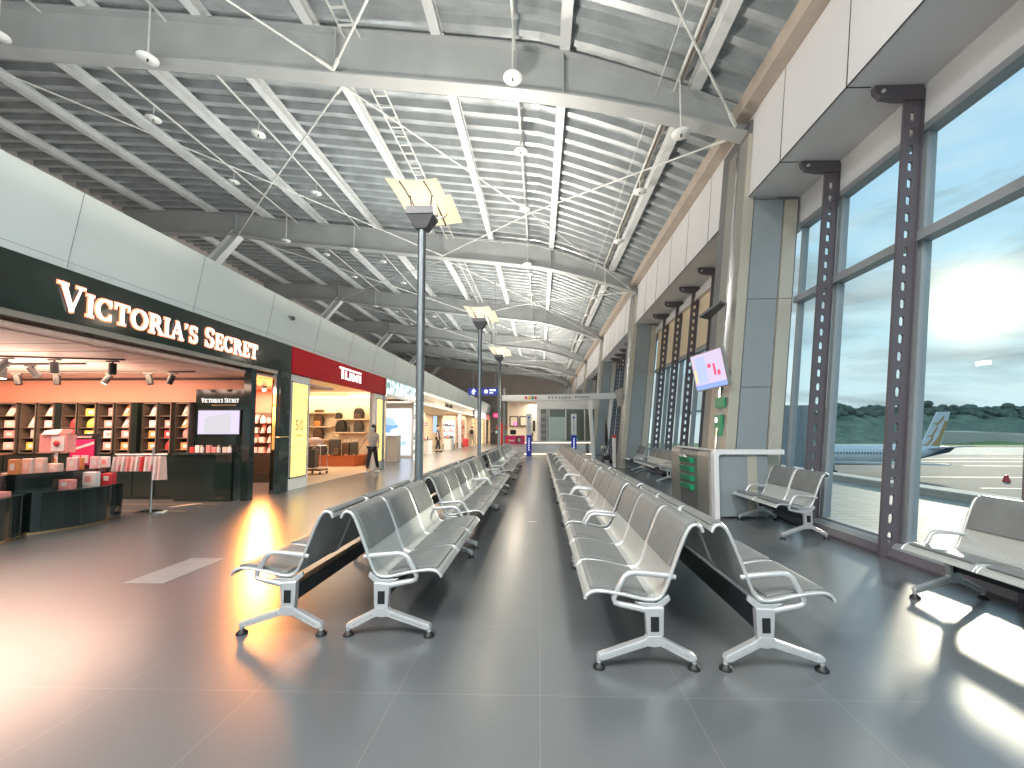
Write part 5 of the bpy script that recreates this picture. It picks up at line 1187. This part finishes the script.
t = empty('wall_lamp_box', 'slim dark bracket box high on the nearest column', 'bracket', (2.95,6.6,3.3)); MB().hexa([(2.72,7.0,3.23),(2.95,6.72,3.40),(3.10,6.85,3.40),(2.95,7.15,3.23),(2.72,7.0,3.27),(2.95,6.72,3.44),(3.10,6.85,3.44),(2.95,7.15,3.27)]).build('housing', M['coldark'], t, (2.95,6.6,3.3))
single('column_notice', box(2.925,2.955,6.62,6.95,1.68,1.84), M['green'], 'upper green notice plate on the nearest column', 'notice', None, (2.9,6.8,1.7))
t = empty('column_notice', 'lower green notice plate with white symbol on the nearest column', 'notice', (2.88,6.8,1.2)); box(2.895,2.925,6.66,6.92,1.22,1.56).build('plate', M['green'], t, (2.88,6.8,1.2)); box(2.888,2.895,6.80,6.88,1.44,1.52).build('white_symbol', M['letterw'], t, (2.88,6.8,1.2))
# steel counter wrapping the column
t = empty('steel_counter', 'curved steel service counter with green leaflet trays and white rim', 'counter', (2.55,6.35,0)); o_ = (2.55,6.35,0)
def rounded(y0, y1, x0, x1, top, r=.10, n=6):   # profile in (y,z), rounded upper ends
    P = [(y0,0)] + [(y0+r-r*cos(pi/2*i/n), top-r+r*sin(pi/2*i/n)) for i in range(n+1)] + [(y1-r+r*sin(pi/2*i/n), top-r+r*cos(pi/2*i/n)) for i in range(n+1)] + [(y1,0)]
    return P
def rx(x0, x1, top, r=.09, n=6): return [(x0,0)] + [(x0+r-r*cos(pi/2*i/n), top-r+r*sin(pi/2*i/n)) for i in range(n+1)] + [(x1,top),(x1,0)]
[MB().prism(rx(2.55,2.80,1.0), 'y', a_, b_).build('steel_end_panel', M['steel'], t, o_) for a_, b_ in ((6.34, 6.78), (7.62, 8.1))]
MB().prism(rx(2.56,2.80,.99), 'y', 6.78, 7.62).build('dark_tray_panel', M['coldark'], t, o_)
for k in range(4):
    z = .82-.15*k; q = MB().hexa([(2.50,6.95,z-.05),(2.56,6.95,z-.05),(2.56,7.45,z-.05),(2.50,7.45,z-.05),(2.47,6.95,z+.035),(2.56,6.95,z+.035),(2.56,7.45,z+.035),(2.47,7.45,z+.035)]).build('leaflet_tray', M['green'], t, o_)
    if k == 0: MB().hexa([(2.485,7.15,z),(2.545,7.15,z),(2.545,7.43,z),(2.485,7.43,z),(2.475,7.20,z+.075),(2.50,7.20,z+.075),(2.50,7.43,z+.075),(2.475,7.43,z+.075)]).build('leaflets', M['whitebox'], q, o_)
    MB().cyl(2.49,7.2,z+.035,z+.05,.012,8).build('tray_knob', M['chrome'], q, o_)
MB().box(2.66,3.40,6.28,6.30,.03,.94).build('front_panel', M['colpanel'], t, o_); box(3.10,3.24,6.274,6.28,.03,.94).build('beige_strip', M['colstrip'], t, o_)
m = MB(); R = .09; A0 = [(2.585,.0)]+[(2.585+R-R*cos(pi/2*i/6), .935+R*sin(pi/2*i/6)-.0) for i in range(7)]+[(3.62,1.025)]
B0 = [(3.62,.955)]+[(2.655+.05-.05*cos(pi/2*i/6), .905+.05*sin(pi/2*i/6)) for i in range(6,-1,-1)]+[(2.655,0)]
poly = A0+B0; nA = len(A0)
v = [(x,6.22,z) for x, z in poly]+[(x,6.34,z) for x, z in poly]; n = len(poly)
f = [(i, i+1, n-2-i, n-1-i) for i in range(nA-1)]; f2 = [tuple(n+a for a in q[::-1]) for q in f]; f3 = [(i, n+i, n+(i+1) % n, (i+1) % n) for i in range(n)]
m.add(v, f+f2+f3).build('white_rim', M['white'], t, o_)
MB().box(2.60,3.62,6.30,6.36,.985,1.02).box(2.60,2.80,6.36,8.1,1.0,1.012).build('worktop', M['white'], t, o_)
box(2.62,2.80,6.36,8.05,.0,.03).build('kick_plate', M['black'], t, o_)
# small leftovers near the second column
t = empty('push_cart', 'dark folded push cart with a tall umbrella beside the second column', 'cart', (2.62,16.6,0)); o_ = (2.62,16.6,0)
MB().tube([(2.5,16.4,.1),(2.75,16.4,.95)], .018, 6).tube([(2.5,16.8,.1),(2.75,16.8,.95)], .018, 6).tube([(2.75,16.4,.95),(2.75,16.8,.95)], .018, 6).tube([(2.85,16.4,.1),(2.5,16.4,.6)], .018, 6).build('frame', M['beamblk'], t, o_)
MB().cbox(2.5,2.8,16.4,16.8,.15,.32,.03).build('basket', M['bagdark'], t, o_); MB().lathe([(.03,.7),(.08,.9),(.05,1.5),(.015,1.75)], 2.66,16.6, 10).build('folded_umbrella', M['bagdark'], t, o_); MB().ball(2.55,16.5,.62,.14,.14,.12).build('seat_bundle', M['steel'], t, o_)
for x, y in ((2.5,16.4),(2.85,16.4),(2.5,16.8),(2.85,16.8)): MB().tube([(x,y-.02,.06),(x,y+.02,.06)], .06, 12).build('wheel', M['black'], t, o_)
t = empty('fire_extinguisher_stand', 'white floor stand with red top at the foot of the second column', 'stand', (2.70,15.1,0)); MB().cbox(-.06,.06,-.06,.06,0,1.05,.02).build('stand_body', M['white'], t); MB().cbox(-.07,.07,-.07,.07,1.05,1.15,.02).build('red_cap', M['redbox'], t)
# ------------------------------------------------------------------ outside
Mg = noisy(mat('asphalt', (.13,.145,.14), .8), .15, .06, stretch=(.4,3,1)); M['asphalt'] = Mg
def roof_mat():
    m = mat('roof_pavers', (.5,.5,.44), .6); b = m.node_tree.nodes['Principled BSDF']; tc = nd(m, 'ShaderNodeTexCoord'); br = nd(m, 'ShaderNodeTexBrick'); lk(m, tc.outputs['Object'], br.inputs['Vector'])
    br.inputs['Scale'].default_value = 1.15; br.inputs['Mortar Size'].default_value = .035; br.offset = 0; br.inputs['Color1'].default_value = (.36,.36,.31,1); br.inputs['Color2'].default_value = (.44,.43,.36,1); br.inputs['Mortar'].default_value = (.16,.19,.18,1); br.inputs['Brick Width'].default_value = 1.0; br.inputs['Row Height'].default_value = .42
    n = nd(m, 'ShaderNodeTexNoise'); n.inputs['Scale'].default_value = .9; n.inputs['Detail'].default_value = 6; lk(m, tc.outputs['Object'], n.inputs['Vector'])
    lk(m, mixc(m, mathn(m, 'MULTIPLY', n.outputs[0], .6), br.outputs[0], (.30,.32,.30)), b.inputs['Base Color']); return m
M['pavers'] = roof_mat()
struct('trim_15', box(5.2,12.6,-10,60,-1.0,-.8), M['pavers'])
M['gravel'] = noisy(mat('gravel', (.30,.36,.38), .9), .65, 14, bump=.8, detail=8)
m = MB(); nx, ny = 10, 140
vv = [(3.9+1.9*i/nx, -6+40*j/ny, -.78+.12*noise.noise(Vector((i*.7, j*.9, 1)))+.04) for j in range(ny+1) for i in range(nx+1)]
o = single('gravel_bed', m.add(vv, [(j*(nx+1)+i, j*(nx+1)+i+1, (j+1)*(nx+1)+i+1, (j+1)*(nx+1)+i) for j in range(ny) for i in range(nx)]), M['gravel'], 'strip of blue-grey gravel on the roof just outside the windows', 'gravel', None, (4.8,4,-.8)); o['kind'] = 'stuff'
struct('trim_16', MB().box(12.6,13.2,-10,60,-1.2,-.62).box(12.55,13.3,-10,60,-.62,-.55), M['concrete'])
struct('ground', box(13.2,900,-300,140,-7.0,-6.5), M['asphalt'])
struct('ground_concrete', box(-50,900,140,205,-7.0,-6.48), M['concrete'])
M['grass'] = noisy(mat('airfield_grass', (.20,.30,.12), .9), .2, .05); M['hill'] = None
struct('ground_grass', box(-50,1100,205,262,-7.0,-6.4), M['grass'])
m = MB()
for (x0,y0,x1,y1,w) in [(60,72,400,60,.8),(60,110,400,96,1.2),(95,95,160,92,.9),(60,58,240,50,.5),(110,82,150,80,.8),(70,120,400,124,1.5)]: m.hexa([(x0,y0,-6.49),(x1,y1,-6.49),(x1,y1+w,-6.49),(x0,y0+w,-6.49),(x0,y0,-6.47),(x1,y1,-6.47),(x1,y1+w,-6.47),(x0,y0+w,-6.47)])
struct('trim_17', m, mat('marking_white', (.75,.75,.70), .6))
t = empty('traffic_marker', 'small red marker standing on the grey apron', 'marker', (72,66,-6.5)); MB().cyl(0,0,0,1.0,.5,10,.2).build('cone', M['redbox'], t)
def hillm():
    m = mat('wooded_hill', (.12,.18,.12), .95, spec=.1); b = m.node_tree.nodes['Principled BSDF']; tc = nd(m, 'ShaderNodeTexCoord'); n = nd(m, 'ShaderNodeTexNoise'); n.inputs['Scale'].default_value = .12; n.inputs['Detail'].default_value = 9; n.inputs['Roughness'].default_value = .65; lk(m, tc.outputs['Object'], n.inputs['Vector'])
    r = nd(m, 'ShaderNodeValToRGB'); lk(m, n.outputs[0], r.inputs[0]); e = r.color_ramp.elements; e[0].position = .35; e[0].color = (.13,.19,.16,1); e[1].position = .68; e[1].color = (.27,.35,.24,1); lk(m, r.outputs[0], b.inputs['Base Color']); return m
M['hill'] = hillm()  # distance haze is mixed into these greyed, lightened greens
def terrain(name, x0, x1, y0, y1, hf, nx, ny, mt, lab=None):
    vv = []; 
    for j in range(ny+1):
        for i in range(nx+1):
            x = x0+(x1-x0)*i/nx; y = y0+(y1-y0)*j/ny; vv.append((x, y, hf(x, y, i/nx, j/ny)))
    m = MB().add(vv, [(j*(nx+1)+i, j*(nx+1)+i+1, (j+1)*(nx+1)+i+1, (j+1)*(nx+1)+i) for j in range(ny) for i in range(nx)], True)
    return m
def hf(x, y, u, v):
    base = 24*min(1, v*1.9)**1.3 + 5*noise.noise(Vector((x*.008, y*.006, 3)))*min(1, v*3)
    return -6.5 + base + 3.6*noise.noise(Vector((x*.06, y*.05, 1)))*min(1, v*5) + 2.2*noise.noise(Vector((x*.17, y*.15, 7)))*min(1, v*8)
o = single('wooded_hill', terrain('h', 140, 700, 262, 420, hf, 280, 60, None), M['hill'], 'low wooded green hill across the airfield behind the airliner tail', 'hill', None, (400,300,-6.5))
def hf2(x, y, u, v): return -6.4 + 7*min(1, v*1.6) + 1.5*noise.noise(Vector((x*.05, y*.05, 2))) - 5*(1-min(1, u*6))
o = single('grass_bank', terrain('b', 262, 700, 240, 275, hf2, 120, 14, None), M['grass'], 'lighter green bushy bank in front of the wooded hill at the right', 'bank', None, (400,250,-6.5))
struct('trim_18', MB().hexa([(238,262,-6.3),(262,262,-6.3),(330,236,-6.3),(420,236,-6.3),(238,262,1.5),(262,262,1.5),(330,236,-5.9),(420,236,-5.9)]), M['concrete'])
# rows of trees on the crest, as stuff
M['leaf'] = noisy(mat('dark_foliage', (.13,.18,.15), .9), .3, .3)
m = MB(); random.seed(11)
for k in range(900):
    x = 165+k*.58+random.uniform(-1,1); y = 342+random.uniform(-14,14); v = (y-262)/158; z = hf(x, y, 0, v); r = random.uniform(1.2,3.4); m.ball(x, y, z+r*random.uniform(.1,.9), r*1.15, r, r*random.uniform(.75,1.15), 8, 5)
o = single('hilltop_trees', m, M['leaf'], 'dense dark trees along the crest of the far hill', 'trees', None, (400,345,18)); o['kind'] = 'stuff'
# terminal wing building outside
t = empty('grey_building', 'pale grey panelled building seen outside beside the nearest column', 'building', (36,60,-6.5)); o_ = (36,60,-6.5)
box(32,39.2,60,70,-6.5,5.0).build('wall', M['colpanel'], t, o_)
m = MB()
for z in (-3,0,3): m.box(32,39.2,59.95,60,z,z+.06)
for x in (33.5,35.5,37.5): m.box(x,x+.06,59.95,60,-6.5,5)
m.build('panel_joints', M['grey'], t, o_)
# airliner
t = empty('airliner', 'white airliner with gold brush-stroke tail parked on the apron outside', 'airplane', (62,76,-6.5)); o_ = (62,76,-6.5)
M['plane'] = mat('aircraft_white', (.75,.80,.84), .3); M['gold'] = mat('tail_gold', (.50,.34,.14), .4); M['navy'] = mat('tail_navy', (.02,.07,.10), .4)
fus = MB(); xs = [(34,.15,-3.3),(34.8,.9,-3.2),(36.5,1.55,-3.0),(39,1.85,-2.95),(66,1.85,-2.95),(69,1.65,-2.8),(72,1.2,-2.45),(75,.7,-2.05),(77,.30,-1.8),(77.6,.12,-1.75)]
n = 20; v = [(x, 76+r*cos(2*pi*k/n), z+r*sin(2*pi*k/n)) for x, r, z in xs for k in range(n)]
fus.add(v, [(i*n+k, i*n+(k+1) % n, (i+1)*n+(k+1) % n, (i+1)*n+k) for i in range(len(xs)-1) for k in range(n)], True); fus.build('fuselage', M['plane'], t, o_)
MB().prism([(69.5,-1.3),(72.0,-1.3),(75.4,-1.9),(77.6,4.75),(75.4,4.75),(72.6,-.6)], 'y', 75.85, 76.15).build('tail_fin', M['plane'], t, o_)
fin_ = MB()
for (a, b) in [(2.6,3.9),(.4,2.1),(-1.2,.2)]:
    xa = 72.9+(a+.5)*.55; fin_.prism([(xa-.2,a),(xa+.7,a+.2),(xa+1.9,b+.3),(xa+1.7,b-.5),(xa+.7,a-.2)], 'y', 75.78, 75.86)
fin_.prism([(73.6,-1.6),(75.2,-1.7),(77.0,3.0),(76.6,3.2),(75.2,.2)], 'y', 75.80, 75.855); fin_.build('tail_stripes', M['gold'], t, o_)
MB().hexa([(71.5,76,-2.0),(74.8,76,-1.9),(77.4,71.5,-1.3),(76,71.5,-1.3),(71.5,76,-1.8),(74.8,76,-1.75),(77.4,71.5,-1.2),(76,71.5,-1.2)]).build('tailplane', M['plane'], t, o_)
m = MB(); x = 38.5
while x < 67.5: m.cbox(x,x+.22,74.12,74.18,-2.75,-2.40,.05); x += .52
m.build('cabin_windows', M['navy'], t, o_)
MB().prism([(70.5,-3.5),(75.5,-2.4),(76.8,-1.4),(75.6,-1.5),(73.2,-2.6)], 'y', 74.2, 74.6).build('tail_swoosh', M['navy'], t, o_)
MB().hexa([(48,74.5,-4.2),(54,74.5,-4.2),(60,58,-3.4),(57.5,58,-3.4),(48,74.5,-3.8),(54,74.5,-3.9),(60,58,-3.2),(57.5,58,-3.2)]).build('wing', M['plane'], t, o_)
def eng(y): return MB().tube([(46.5,y,-4.9),(47,y,-4.9),(49.5,y,-4.9),(50.8,y,-4.9)], [.9,1.05,.95,.55], 16)
eng(69.5).build('engine', M['navy'], t, o_)
for x, y in ((40,76),(55,73.5),(55,78.5)):
    MB().tube([(x,y,-4.6),(x,y,-6.0)], .14, 8).build('landing_gear_leg', M['grey'], t, o_); MB().tube([(x,y-.3,-6.0),(x,y+.3,-6.0)], .5, 14).build('wheel', M['black'], t, o_)
t.location.x -= 3.9*S
# ------------------------------------------------------------------ interior light
for k, y in enumerate((.2, 4.42, 8.85, 13.1, 17.6, 22, 27, 33, 39, -3.8)):  # posts stand at three of these positions; the others are added fill
    area('lamp_and_fill_uplight', (-1.2, y, 4.15), .5, .5, (125 if y < 5 else 200 if y < 20 else 260), (1,.93,.84), (0,0,1))
    l = bpy.data.lights.new('lamp_and_fill_downlight', 'POINT'); l.energy = 38; l.color = (1,.86,.66); l.shadow_soft_size = .12
    o = bpy.data.objects.new('lamp_and_fill_downlight', l); COL.objects.link(o); o.location = (-1.2*S, (y+.05)*S, 3.80*S)
for x in (-8.6, -3.9, 1.4):                          # fill areas added behind the viewpoint, no fixtures there
    for y in (-3.6, -1.6): area('rear_fill_area', (x, y, zb(x, y)+.1), .8, 2.4, 300, (1,.98,.95), (0,0,-1))
for y in (3, 11, 19, 27, 35): area('roof_fill_uplight', (-6.6, y, 4.25), .2, 6, 175, (.94,1,.98), (-.25,0,1))   # added fill above the shop roofs to brighten the deck
area('room_light', (1, 24.6, 3.0), 3.5, 1.6, 120, (1,.95,.88))
for y in (24, 34, 43): area('far_hall_fill', (-4.2, y, 3.1), 1.2, 5, 170, (1,.80,.60), (0,0,-1))  # areas added in mid-air to brighten the dark far hall
